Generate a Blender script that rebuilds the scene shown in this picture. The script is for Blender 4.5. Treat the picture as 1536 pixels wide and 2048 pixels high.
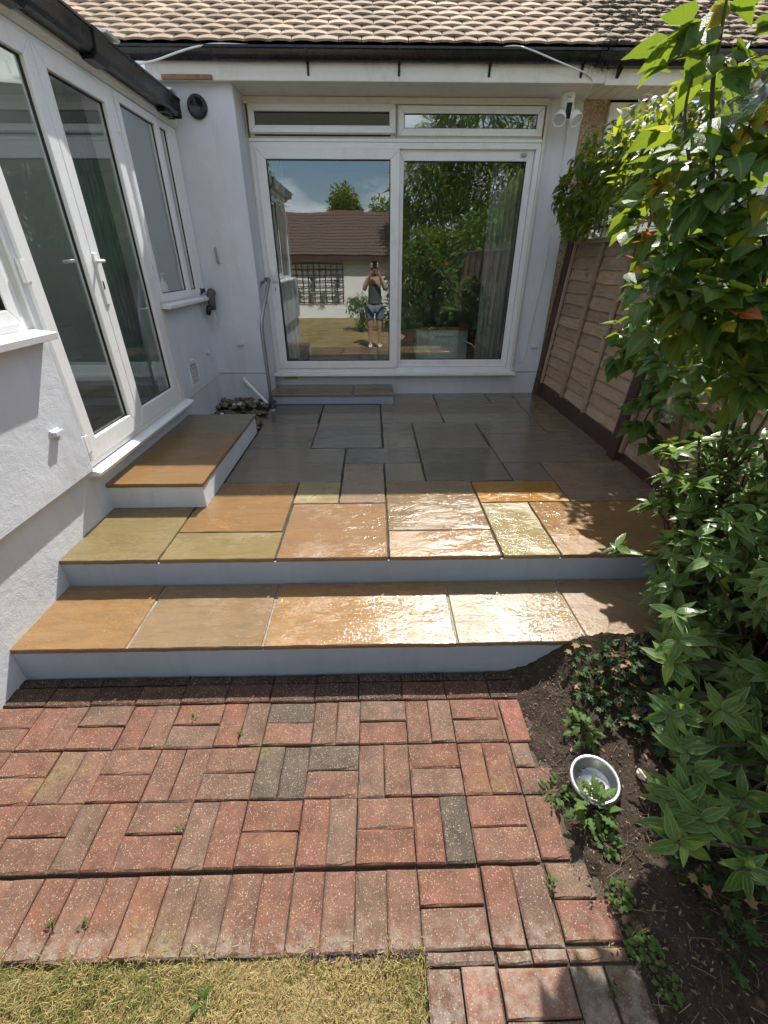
import bpy, bmesh, math, random
import numpy as np
from mathutils import Vector, Matrix, Euler, Quaternion
random.seed(7); rng = np.random.default_rng(7)
R = math.radians
for o in list(bpy.data.objects): bpy.data.objects.remove(o)
scene = bpy.context.scene
col = scene.collection

# ------------------------------------------------------------------ camera, sky, sun, exposure
CAM_H, FPX, PITCH, YAW = 1.69, 870.0, 30.0, 1.25
cd = bpy.data.cameras.new('camera'); cam = bpy.data.objects.new('camera', cd); col.objects.link(cam)
cd.sensor_fit = 'VERTICAL'; cd.sensor_height = 24; cd.lens = FPX/2048*24
cd.clip_start = .02; cd.clip_end = 500
cam.location = (0, 0, CAM_H); cam.rotation_euler = (R(90-PITCH), 0, R(-YAW))
scene.camera = cam
scene.render.resolution_x = 768; scene.render.resolution_y = 1024

SUN = Vector((.22, .735, 1.0)).normalized()
elev = math.asin(SUN.z); azim = math.atan2(SUN.x, SUN.y)
w = bpy.data.worlds.new('World'); scene.world = w; w.use_nodes = True
nt = w.node_tree; nt.nodes.clear()
sky = nt.nodes.new('ShaderNodeTexSky'); sky.sky_type = 'NISHITA'; sky.sun_disc = False
sky.sun_elevation = elev; sky.sun_rotation = azim; sky.altitude = 50; sky.air_density = 1.0; sky.dust_density = 1.0; sky.ozone_density = 1.5
tc = nt.nodes.new('ShaderNodeTexCoord')
mp = nt.nodes.new('ShaderNodeMapping'); mp.inputs['Scale'].default_value = (1.6, 1.6, 4.5)
nz = nt.nodes.new('ShaderNodeTexNoise'); nz.inputs['Scale'].default_value = 1.7; nz.inputs['Detail'].default_value = 9; nz.inputs['Roughness'].default_value = .58
cr = nt.nodes.new('ShaderNodeValToRGB'); cr.color_ramp.elements[0].position = .47; cr.color_ramp.elements[1].position = .60
cr.color_ramp.elements[1].color = (.9, .9, .9, 1)
mx = nt.nodes.new('ShaderNodeMix'); mx.data_type = 'RGBA'; mx.inputs[7].default_value = (13.0, 13.4, 14.0, 1)
bg = nt.nodes.new('ShaderNodeBackground'); bg.inputs['Strength'].default_value = .080
wo = nt.nodes.new('ShaderNodeOutputWorld')
L = nt.links.new
L(tc.outputs['Generated'], mp.inputs['Vector']); L(mp.outputs['Vector'], nz.inputs['Vector']); L(nz.outputs['Fac'], cr.inputs['Fac'])
L(cr.outputs['Color'], mx.inputs[0]); L(sky.outputs['Color'], mx.inputs[6]); L(mx.outputs[2], bg.inputs['Color']); L(bg.outputs['Background'], wo.inputs['Surface'])
sd = bpy.data.lights.new('sun', 'SUN'); sd.energy = 4.6; sd.angle = R(.53); sd.color = (1, .95, .87)
so = bpy.data.objects.new('sun', sd); col.objects.link(so); so.rotation_euler = (-SUN).to_track_quat('-Z', 'Y').to_euler()
so.location = SUN*20
scene.view_settings.view_transform = 'Standard'; scene.view_settings.look = 'None'
scene.view_settings.gamma = 1; scene.view_settings.exposure = .84; scene.view_settings.use_curve_mapping = False
try:
    scene.cycles.max_bounces = 10; scene.cycles.transparent_max_bounces = 24; scene.cycles.glossy_bounces = 5
    scene.cycles.sample_clamp_indirect = 6
except Exception: pass

# ------------------------------------------------------------------ a pixel of the photograph -> a point in the place
_cm = Euler((R(90-PITCH), 0, R(-YAW))).to_matrix()
def ray(px, py): return _cm @ Vector(((px-768)/FPX, -(py-1024)/FPX, -1))
def aty(px, py, y): d = ray(px, py); return Vector((0, 0, CAM_H)) + d*(y/d.y)
def atx(px, py, x): d = ray(px, py); return Vector((0, 0, CAM_H)) + d*(x/d.x)
def atz(px, py, z): d = ray(px, py); return Vector((0, 0, CAM_H)) + d*((z-CAM_H)/d.z)
_ci = _cm.inverted()
def proj(p):
    c = _ci @ (Vector(p)-Vector((0, 0, CAM_H)))
    if c.z > -.05: return None
    return 768+FPX*c.x/-c.z, 1024-FPX*c.y/-c.z, -c.z

# ------------------------------------------------------------------ materials
class G:
    def __init__(s, name):
        s.m = bpy.data.materials.new(name); s.m.use_nodes = True; s.t = s.m.node_tree; s.t.nodes.clear()
    def n(s, typ, ins=None, **pr):
        nd = s.t.nodes.new('ShaderNode'+typ)
        for k, v in pr.items(): setattr(nd, k, v)
        for k, v in (ins or {}).items():
            sk = nd.inputs[k]
            if isinstance(v, bpy.types.NodeSocket): s.t.links.new(v, sk)
            else:
                if hasattr(sk, 'default_value') and sk.type == 'RGBA' and len(v) == 3: v = (*v, 1)
                sk.default_value = v
        return nd
    def co(s, rand=True, scale=None):
        v = s.n('TexCoord').outputs['Object']
        if rand:
            oi = s.n('ObjectInfo').outputs['Random']
            r = s.n('VectorMath', {0: s.n('CombineXYZ', {0: oi, 1: oi, 2: oi}).outputs[0], 1: (37., 53., 29.)}, operation='MULTIPLY').outputs[0]
            v = s.n('VectorMath', {0: v, 1: r}, operation='ADD').outputs[0]
        if scale: v = s.n('VectorMath', {0: v, 1: scale}, operation='MULTIPLY').outputs[0]
        return v
    def sc(s, v, scale): return s.n('VectorMath', {0: v, 1: scale}, operation='MULTIPLY').outputs[0]
    def noise(s, v, scale, detail=4, rough=.55, dist=0):
        return s.n('TexNoise', {'Vector': v, 'Scale': scale, 'Detail': detail, 'Roughness': rough, 'Distortion': dist}).outputs['Fac']
    def ramp(s, f, stops, interp='LINEAR'):
        nd = s.n('ValToRGB', {'Fac': f}); e = nd.color_ramp.elements; nd.color_ramp.interpolation = interp
        while len(e) < len(stops): e.new(.5)
        for i, (p, c) in enumerate(stops):
            e[i].position = p; e[i].color = (c, c, c, 1) if isinstance(c, (int, float)) else (*c, 1)
        return nd.outputs['Color']
    def mix(s, f, a, b, blend='MIX'):
        nd = s.n('Mix', None, data_type='RGBA', blend_type=blend)
        for i, v in ((0, f), (6, a), (7, b)):
            if isinstance(v, bpy.types.NodeSocket): s.t.links.new(v, nd.inputs[i])
            else: nd.inputs[i].default_value = v if i == 0 else (*v, 1) if len(v) == 3 else v
        return nd.outputs[2]
    def math(s, op, a, b=0.):
        return s.n('Math', {0: a, 1: b}, operation=op).outputs[0]
    def bump(s, h, dist, strength=1., nrm=None):
        i = {'Height': h, 'Distance': dist, 'Strength': strength}
        if nrm is not None: i['Normal'] = nrm
        return s.n('Bump', i).outputs['Normal']
    def pr(s, base, rough=.6, normal=None, spec=.5, metal=0., **kw):
        i = {'Base Color': base, 'Roughness': rough, 'Specular IOR Level': spec, 'Metallic': metal}
        if normal is not None: i['Normal'] = normal
        i.update(kw)
        return s.n('BsdfPrincipled', i).outputs[0]
    def out(s, sh):
        s.n('OutputMaterial', {'Surface': sh}); return s.m

def m_plain(name, c, rough=.5, spec=.5, var=.12, scale=30, bump=.0006, metal=0., dirt=None):
    g = G(name); v = g.co()
    a = g.noise(v, scale, 5); b = g.noise(v, scale*.12, 3)
    lo = tuple(x*(1-var) for x in c); hi = tuple(min(1, x*(1+var)) for x in c)
    cc = g.mix(g.math('MULTIPLY_ADD', a, .5), lo, hi)
    nd = g.ramp(b, [(.3, lo), (.7, hi)])
    cc = g.mix(.5, g.ramp(a, [(.3, lo), (.7, hi)]), nd)
    if dirt: cc = g.mix(g.ramp(g.noise(v, 7, 6, .65), [(.52, 0), (.78, .55)]), cc, dirt)
    rr = g.ramp(a, [(.3, rough*.8), (.7, min(1, rough*1.2))])
    return g.out(g.pr(cc, rr, g.bump(a, bump), spec, metal))

def m_render(name, c, grain=1.):
    g = G(name); v = g.co(False)
    big = g.noise(v, 1.6, 4, .6); mid = g.noise(v, 9, 5, .6, .4); fine = g.noise(v, 150, 3, .6); lump = g.noise(v, 30, 3, .5)
    cc = g.mix(g.ramp(big, [(.3, 0), (.7, 1)]), tuple(x*.9 for x in c), tuple(min(1, x*1.06) for x in c))
    streak = g.noise(g.sc(v, (14, 14, 1.2)), 1.0, 5, .65)
    cc = g.mix(g.ramp(streak, [(.52, 0), (.78, .42)]), cc, tuple(x*.7 for x in c))
    spots = g.ramp(g.noise(v, 60, 2, .5), [(.70, 0), (.76, .35)])
    cc = g.mix(spots, cc, tuple(x*.6 for x in c))
    h = g.math('ADD', g.math('MULTIPLY', mid, .9*grain), g.math('ADD', g.math('MULTIPLY', fine, .16), g.math('MULTIPLY', lump, .16*grain)))
    return g.out(g.pr(cc, .78, g.bump(h, .008), .3))

def m_slab():
    g = G('wet_sandstone'); v = g.co(); oc = g.n('ObjectInfo').outputs['Color']
    st = g.sc(v, (2.2, 9., 6.)); warp = g.noise(v, 3.5, 3)
    band = g.noise(st, 1.6, 7, .6, 1.4); mott = g.noise(v, 9, 7, .68); fine = g.noise(v, 190, 3, .6)
    c = g.mix(g.ramp(band, [(.33, 0), (.66, 1)]), g.mix(1., oc, (.82, .80, .79), 'MULTIPLY'), g.mix(1., oc, (1.12, 1.08, 1.04), 'MULTIPLY'))
    c = g.mix(g.ramp(mott, [(.40, 0), (.72, .55)]), c, g.mix(1., oc, (1.12, .92, .72), 'MULTIPLY'))
    c = g.mix(g.ramp(g.noise(g.sc(v, (3., 16, 8)), 2.2, 6, .7, 2.), [(.57, 0), (.70, .26)]), c, g.mix(1., oc, (.55, .50, .46), 'MULTIPLY'))
    c = g.mix(.12, c, g.mix(fine, (.0, .0, .0), (1, .95, .85)), 'OVERLAY')
    wet = g.noise(v, 2.6, 4, .6)
    film = g.math('ADD', g.math('MULTIPLY', wet, .55), g.math('MULTIPLY', g.noise(g.sc(v, (3, 8, 3)), 6, 8, .72, .6), .45))
    wetness = g.n('ObjectInfo').outputs['Alpha']
    dry = g.ramp(film, [(.44, .07), (.50, .15), (.54, .38), (.70, .5)])
    rough = g.mix(wetness, dry, g.ramp(wet, [(.35, .04), (.62, .10), (.8, .22)]))
    # riven surface: terraces and ripples
    terr = g.ramp(g.noise(g.sc(v, (1.4, 2.6, 1)), 2.3, 5, .55, 1.2), [(.3, 0), (.42, .30), (.44, .38), (.53, .5), (.55, .62), (.66, .78), (.675, .9), (.8, 1)])
    rip = g.noise(g.sc(v, (6, 22, 6)), 1.8, 5, .55, .8)
    h = g.math('ADD', g.math('MULTIPLY', terr, 1.0), g.math('ADD', g.math('MULTIPLY', rip, .34), g.math('ADD', g.math('MULTIPLY', g.noise(v, 34, 6, .7), .34), g.math('MULTIPLY', g.noise(g.sc(v, (1, 1.7, 1)), 95, 2, .5), .16))))
    return g.out(g.pr(c, rough, g.bump(h, .0050), .40, **{'Coat Weight': g.math('MAXIMUM', g.ramp(film, [(.47, .30), (.53, .0)]), g.math('MULTIPLY', wetness, .45)), 'Coat Roughness': .035}))

def m_brick():
    g = G('block_paver'); v = g.co(); oc = g.n('ObjectInfo').outputs['Color']
    blot = g.noise(v, 16, 5, .65); big = g.noise(v, 6, 3)
    c = g.mix(g.ramp(blot, [(.34, 0), (.66, 1)]), g.mix(1., oc, (.66, .66, .66), 'MULTIPLY'), g.mix(1., oc, (1.18, 1.12, 1.08), 'MULTIPLY'))
    c = g.mix(g.ramp(big, [(.5, 0), (.74, .25)]), c, (.19, .135, .10))
    vo = g.n('TexVoronoi', {'Vector': v, 'Scale': 190., 'Randomness': 1.}); vo2 = g.n('TexVoronoi', {'Vector': v, 'Scale': 430.})
    def spk(vn, thr, size):
        pick = g.math('GREATER_THAN', g.n('SeparateColor', {0: vn.outputs['Color']}).outputs[0], thr)
        return g.math('MULTIPLY', pick, g.math('LESS_THAN', vn.outputs['Distance'], size))
    hue = g.n('SeparateColor', {0: vo.outputs['Color']}).outputs[1]
    sv = g.ramp(g.noise(v, 21, 4, .7), [(.36, .45), (.62, 1)])
    c = g.mix(g.math('MULTIPLY', g.math('MULTIPLY', spk(vo2, .50, .38), .7), sv), c, (.32, .24, .175))
    c = g.mix(g.math('MULTIPLY', g.math('MULTIPLY', spk(vo, .75, .36), .9), sv), c, g.ramp(hue, [(.0, (.45, .385, .32)), (.6, (.38, .31, .245)), (.9, (.34, .22, .105))]))
    c = g.mix(g.math('MULTIPLY', spk(vo, .0, .12), .35), c, (.03, .025, .02))
    c = g.mix(g.ramp(g.noise(v, 13, 5, .7), [(.54, 0), (.74, .42)]), c, (.09, .070, .053))
    wp = g.n('NewGeometry').outputs['Position']; ws = g.n('SeparateXYZ', {0: wp})
    eff = g.math('MULTIPLY', g.ramp(ws.outputs[1], [(.455, 1), (.535, 0)]), g.ramp(g.noise(wp, 24, 5, .7), [(.44, 0), (.62, .8)]))
    c = g.mix(g.math('MULTIPLY', eff, .7), c, (.29, .265, .225))
    grime = g.ramp(g.noise(wp, 5.5, 5, .65), [(.46, 0), (.70, .28)])
    c = g.mix(grime, c, (.075, .062, .047))
    mo = g.math('MULTIPLY', g.ramp(g.noise(wp, 3.5, 3, .5), [(.60, 0), (.72, 1)]), g.ramp(g.noise(wp, 60, 4, .7), [(.42, 0), (.6, .6)]))
    c = g.mix(mo, c, (.23, .19, .06))
    h = g.math('ADD', g.math('MULTIPLY', g.noise(v, 120, 4, .7), .8), g.math('MULTIPLY', blot, .8))
    return g.out(g.pr(c, .82, g.bump(h, .0028), .2))

def m_wood(name, c, dark, axis=(1, 1, 1), rough=.8):
    g = G(name); v = g.co(); oi = g.n('ObjectInfo').outputs['Random']
    s = g.sc(v, axis)
    gr = g.noise(s, 6, 6, .65, .8); fine = g.noise(s, 28, 4, .6)
    k = g.ramp(oi, [(0, .82), (1, 1.15)])
    cc = g.mix(g.ramp(gr, [(.32, 0), (.68, 1)]), dark, c)
    cc = g.mix(g.ramp(fine, [(.45, 0), (.75, .5)]), cc, tuple(x*.5 for x in dark))
    cc = g.mix(g.ramp(g.noise(v, 3.2, 4, .6), [(.45, 0), (.75, .5)]), cc, (.40, .34, .285))
    cc = g.mix(g.ramp(g.noise(v, 11, 2, .5), [(.70, 0), (.76, .7)]), cc, tuple(x*.35 for x in dark))
    cc = g.mix(1., cc, k, 'MULTIPLY')
    return g.out(g.pr(cc, rough, g.bump(g.math('ADD', gr, g.math('MULTIPLY', fine, .4)), .003), .25))

def m_leaf(name, c1, c2, edge=None, trans=.32, rough=.38, tcol=(.30, .42, .03), vein=1.0):
    g = G(name)
    r1 = g.n('NewGeometry').outputs['Random Per Island']; r2 = g.n('ObjectInfo').outputs['Random']
    r = g.math('FRACT', g.math('ADD', g.math('MULTIPLY', r1, 3.7), r2))
    uv = g.n('TexCoord').outputs['UV']; sx = g.n('SeparateXYZ', {0: uv})
    u = g.math('ABSOLUTE', g.math('SUBTRACT', sx.outputs[0], .5))
    cc = g.mix(g.ramp(r, [(0, 0), (1, 1)]), c1, c2)
    vo = g.co(False)
    cc = g.mix(g.ramp(g.noise(vo, 38, 3), [(.4, 0), (.7, .4)]), cc, tuple(x*.62 for x in c1))
    # side veins
    vn = g.math('FRACT', g.math('ADD', g.math('MULTIPLY', sx.outputs[1], 7.), g.math('MULTIPLY', u, -5.)))
    vm = g.ramp(vn, [(0, 1), (.09, .0), (.91, 0), (1, 1)])
    mid = g.ramp(u, [(0, 1), (.03, .8), (.055, 0)])
    cc = g.mix(g.math('MULTIPLY', g.math('MAXIMUM', g.math('MULTIPLY', vm, .35), mid), .55*vein), cc, tuple(min(1, x*1.9+.02) for x in c2))
    if edge: cc = g.mix(g.ramp(u, [(.33, 0), (.44, .75)]), cc, edge)
    nb = g.bump(g.math('ADD', g.math('MULTIPLY', vm, -.5), g.noise(vo, 60, 3)), .0012)
    p = g.pr(cc, rough, nb, .36)
    tr = g.n('BsdfTranslucent', {'Color': g.mix(g.ramp(r, [(0, 0), (1, .45)]), tcol, c2), 'Normal': nb}).outputs[0]
    return g.out(g.n('MixShader', {0: trans, 1: p, 2: tr}).outputs[0])

def m_glass(name, f0=.1, tint=(.93, .96, .95), rough=0., wav=.0004):
    g = G(name); v = g.co()
    nb = g.bump(g.noise(v, 2.2, 2, .5), wav)
    fc = g.n('LayerWeight', {'Blend': .5, 'Normal': nb}).outputs['Facing']
    fr = g.math('ADD', f0, g.math('MULTIPLY', g.math('POWER', fc, 5.), .9-f0))
    gl = g.n('BsdfGlossy', {'Color': (.96, .98, 1), 'Roughness': rough, 'Normal': nb}).outputs[0]
    tr = g.n('BsdfTransparent', {'Color': tint}).outputs[0]
    return g.out(g.n('MixShader', {0: fr, 1: tr, 2: gl}).outputs[0])

def m_soil():
    g = G('dry_soil'); v = g.co(False)
    a = g.noise(v, 18, 7, .7); b = g.noise(v, 90, 4, .65); k = g.noise(v, 4, 3)
    c = g.mix(g.ramp(a, [(.3, 0), (.7, 1)]), (.022, .016, .012), (.078, .058, .043))
    c = g.mix(g.ramp(b, [(.56, 0), (.74, .7)]), c, (.16, .125, .095))
    c = g.mix(g.ramp(k, [(.4, 0), (.65, .4)]), c, (.05, .037, .028))
    return g.out(g.pr(c, .95, g.bump(g.math('ADD', a, g.math('MULTIPLY', b, .5)), .02), .15))

def m_lawn():
    g = G('dry_turf'); v = g.co(False)
    a = g.noise(v, 3, 6, .65); b = g.noise(v, 120, 4, .7); k = g.noise(v, .8, 4, .6)
    c = g.mix(g.ramp(a, [(.35, 0), (.65, 1)]), (.27, .205, .09), (.46, .36, .18))
    c = g.mix(g.ramp(k, [(.48, 0), (.68, .6)]), c, (.12, .14, .04))
    c = g.mix(g.ramp(b, [(.5, 0), (.75, .7)]), c, (.08, .06, .03))
    return g.out(g.pr(c, .95, g.bump(b, .02), .1))

def m_objcol(name, rough, bump=.002, scale=40, var=.3, spec=.4):
    g = G(name); v = g.co(); oc = g.n('ObjectInfo').outputs['Color']
    a = g.noise(v, scale, 5, .6)
    c = g.mix(g.ramp(a, [(.3, 0), (.7, 1)]), g.mix(1., oc, (1-var,)*3, 'MULTIPLY'), g.mix(1., oc, (1+var,)*3, 'MULTIPLY'))
    return g.out(g.pr(c, rough, g.bump(a, bump), spec))

def m_island(name, c1, c2, rough=.8, trans=0., tcol=(.4, .4, .1)):
    g = G(name); r1 = g.n('NewGeometry').outputs['Random Per Island']
    c = g.mix(r1, c1, c2); p = g.pr(c, rough, None, .3)
    if trans: p = g.n('MixShader', {0: trans, 1: p, 2: g.n('BsdfTranslucent', {'Color': g.mix(.5, c, tcol)}).outputs[0]}).outputs[0]
    return g.out(p)

def m_curtain(name, c):
    g = G(name); v = g.co(False)
    weave = g.noise(g.sc(v, (1, 1, 6)), 60, 3)
    p = g.pr(g.mix(g.ramp(weave, [(.3, 0), (.7, 1)]), tuple(x*.85 for x in c), c), .9, g.bump(weave, .001), .2)
    return g.out(g.n('MixShader', {0: .3, 1: p, 2: g.n('BsdfTranslucent', {'Color': c}).outputs[0]}).outputs[0])

def m_rooftile():
    g = G('clay_tile'); v = g.co(); oc = g.n('ObjectInfo').outputs['Color']; oi = g.n('ObjectInfo').outputs['Random']
    a = g.noise(v, 22, 5, .65); b = g.noise(v, 130, 3, .6)
    c = g.mix(1., oc, g.ramp(oi, [(0, .8), (1, 1.15)]), 'MULTIPLY')
    c = g.mix(g.ramp(a, [(.42, 0), (.72, .6)]), c, g.mix(1., oc, (.6, .55, .5), 'MULTIPLY'))
    c = g.mix(g.ramp(b, [(.62, 0), (.75, .5)]), c, (.12, .10, .08))
    return g.out(g.pr(c, .9, g.bump(g.math('ADD', a, b), .002), .2))

def m_pebbledash():
    g = G('pebbledash'); v = g.co(False)
    vo = g.n('TexVoronoi', {'Vector': v, 'Scale': 95.})
    r = g.n('SeparateColor', {0: vo.outputs['Color']}).outputs[0]
    c = g.ramp(r, [(0, (.20, .15, .10)), (.3, (.36, .28, .19)), (.6, (.46, .38, .27)), (.85, (.52, .46, .38)), (1, (.25, .17, .10))])
    zz = g.n('SeparateXYZ', {0: v}).outputs[2]
    c = g.mix(g.ramp(g.noise(v, 3.5, 4), [(.40, 0), (.6, .6)]), c, (.40, .25, .12))
    return g.out(g.pr(c, .9, g.bump(g.math('SUBTRACT', 1., vo.outputs['Distance']), .006), .3))

MAT = {}
MAT['render'] = m_render('grey_masonry_paint', (.69, .725, .78))
MAT['rough_render'] = m_render('rough_grey_render', (.64, .67, .72), .6)
MAT['plinth'] = m_render('grey_plinth_paint', (.64, .67, .71), .7)
MAT['block'] = m_render('pale_block_paint', (.62, .66, .71), .7)
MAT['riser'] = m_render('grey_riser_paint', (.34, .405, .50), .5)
MAT['upvc'] = m_plain('white_upvc', (.84, .85, .85), .32, .5, .03, 60, .0002, dirt=(.66, .65, .60))
MAT['upvc_old'] = m_plain('aged_white_upvc', (.72, .71, .66), .4, .5, .06, 40, .0003, dirt=(.45, .40, .32))
MAT['seal'] = m_plain('black_gasket', (.015, .015, .016), .5)
MAT['black'] = m_plain('black_plastic', (.012, .012, .014), .3, .5, .2, 30, .0004)
MAT['gutter'] = m_plain('black_gutter_plastic', (.014, .014, .016), .26, .5, .2, 12, .0005, dirt=(.05, .05, .052))
MAT['glass'] = m_glass('double_glazing', .155)
MAT['glass_clear'] = m_glass('bulb_glass', .05, (.95, .97, .96), .02)
MAT['slab'] = m_slab(); MAT['brick'] = m_brick()
MAT['board'] = m_wood('weathered_fence_board', (.47, .335, .225), (.29, .195, .125), (1, 1, 9))
MAT['batten'] = m_wood('fence_batten', (.45, .335, .235), (.28, .20, .135), (9, 9, 1))
MAT['post'] = m_plain('dark_brown_post', (.065, .034, .026), .55, .4, .3, 25, .001)
MAT['grey_wood'] = m_wood('grey_trellis_wood', (.30, .26, .22), (.17, .145, .12), (5, 5, 5))
MAT['soil'] = m_soil(); MAT['lawn'] = m_lawn()
MAT['joint'] = m_plain('dark_joint_sand', (.085, .068, .052), .95, .1, .5, 140, .006)
MAT['mortar'] = m_plain('dark_pointing', (.05, .047, .042), .9, .2, .5, 120, .005)
MAT['old_board'] = m_plain('dirty_grey_board', (.20, .18, .15), .85, .3, .3, 20, .002)
MAT['mortar_pale'] = m_plain('pale_pointing', (.26, .24, .20), .9, .2, .5, 120, .005)
MAT['steel'] = m_plain('galvanised_steel', (.30, .33, .35), .42, .5, .25, 30, .0006, .75)
MAT['bowl'] = m_plain('brushed_steel', (.40, .41, .42), .34, .5, .06, 8, .0002, 1.0)
MAT['tile'] = m_rooftile()
MAT['pebble'] = m_objcol('river_pebble', .3, .001, 30, .35)
MAT['pebbledash'] = m_pebbledash()
MAT['wall_in'] = m_plain('indoor_grey_wall', (.30, .31, .32), .9, .2, .05)
MAT['ceil_in'] = m_plain('indoor_ceiling', (.62, .62, .6), .9, .2, .04)
MAT['floor_in'] = m_wood('indoor_floor', (.13, .10, .08), (.07, .055, .045), (1.2, 12, 1), .4)
MAT['curtain'] = m_curtain('pale_grey_curtain', (.50, .52, .52)); MAT['curtain2'] = m_curtain('teal_grey_curtain', (.21, .26, .27))
MAT['cabinet'] = m_plain('painted_cabinet', (.78, .81, .76), .5, .4, .05)
MAT['oak'] = m_wood('oak_top', (.42, .26, .11), (.28, .16, .07), (2, 10, 8), .5)
MAT['rust'] = m_plain('rusty_metal', (.30, .17, .10), .85, .3, .5, 40, .002, dirt=(.62, .58, .52))
MAT['cable'] = m_plain('white_cable', (.74, .74, .72), .5)
MAT['foam'] = m_plain('grey_pipe_lagging', (.10, .105, .11), .9, .2, .2, 90, .002)
MAT['vent_clay'] = m_plain('buff_air_brick', (.45, .38, .27), .85)
MAT['lens'] = m_plain('floodlight_lens', (.55, .57, .58), .15, .5, .05)
MAT['rose'] = m_leaf('rose_leaf', (.036, .098, .028), (.082, .175, .036), None, .34, .34, (.40, .52, .03))
MAT['big_leaf'] = m_leaf('broad_branch_leaf', (.05, .13, .035), (.075, .17, .045), (.14, .24, .07), .3, .4, (.36, .5, .05))
MAT['young'] = m_leaf('young_rose_leaf', (.22, .26, .03), (.36, .30, .04), None, .5, .4, (.6, .55, .04))
MAT['red_leaf'] = m_leaf('red_new_leaf', (.30, .08, .03), (.42, .16, .05), None, .4, .4, (.6, .18, .04))
MAT['shrub'] = m_leaf('evergreen_leaf', (.046, .112, .024), (.105, .195, .040), (.20, .27, .09), .22, .30, (.28, .40, .03))
MAT['shrub_new_lit'] = m_leaf('new_and_sunlit_leaf', (.15, .27, .035), (.23, .34, .055), (.30, .36, .12), .34, .32, (.42, .52, .05))
MAT['climber'] = m_leaf('climber_leaf', (.018, .054, .020), (.046, .112, .026), None, .46, .40, (.52, .60, .02))
MAT['geranium'] = m_leaf('geranium_leaf', (.030, .075, .025), (.055, .11, .035), None, .25, .55, (.25, .35, .04))
MAT['weed'] = m_leaf('weed_leaf', (.075, .15, .035), (.12, .20, .05), None, .35, .5, (.36, .46, .06))
MAT['dead_leaf'] = m_island('dry_leaf', (.16, .085, .035), (.38, .26, .14), .85, .2, (.4, .2, .05))
MAT['litter'] = m_island('leaf_litter', (.03, .02, .014), (.28, .20, .13), .9)
MAT['twig'] = m_island('twig', (.07, .05, .035), (.22, .17, .12), .9)
MAT['stem'] = m_plain('green_brown_stem', (.075, .085, .035), .7, .3, .4, 20, .002)
MAT['bark'] = m_plain('brown_bark', (.075, .055, .040), .9, .2, .4, 25, .006)
MAT['grass'] = m_island('dry_grass_blade', (.24, .17, .06), (.58, .46, .22), .8, .3, (.5, .4, .15))
MAT['grass_g'] = m_island('green_grass_blade', (.10, .15, .03), (.25, .26, .075), .7, .35, (.4, .5, .08))
MAT['petal'] = m_plain('purple_petal', (.22, .06, .45), .6)
MAT['blue'] = m_plain('blue_wrapper', (.03, .06, .28), .35)
MAT['tissue'] = m_plain('crumpled_tissue', (.62, .52, .42), .9)
MAT['moss'] = m_plain('dark_moss', (.060, .046, .030), .95, .1, .6, 60, .01)
MAT['gtile'] = m_objcol('garage_tile', .9, .002, 20, .3)
MAT['wood_white'] = m_plain('white_garage_wall', (.78, .78, .76), .8, .2, .05)
def m_fill_roof():  # translucent sheet added to let daylight brighten the extension room
    g = G('roof_light_fill'); tr = g.n('BsdfTranslucent', {'Color': (.75, .77, .76, 1)}).outputs[0]
    return g.out(g.n('MixShader', {0: .62, 1: g.pr((.7, .7, .68, 1), .4), 2: tr}).outputs[0])
MAT['fill_roof'] = m_fill_roof()
MAT['skin'] = m_plain('skin', (.48, .28, .20), .5, .4, .08)
MAT['hair'] = m_plain('fair_hair', (.36, .25, .14), .6, .4, .4, 60, .004)
MAT['top'] = m_plain('dark_grey_top', (.07, .075, .08), .85); MAT['denim'] = m_plain('faded_denim', (.14, .19, .25), .85, .3, .2)
MAT['shoe'] = m_plain('white_trainer', (.7, .7, .7), .6)

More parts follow.
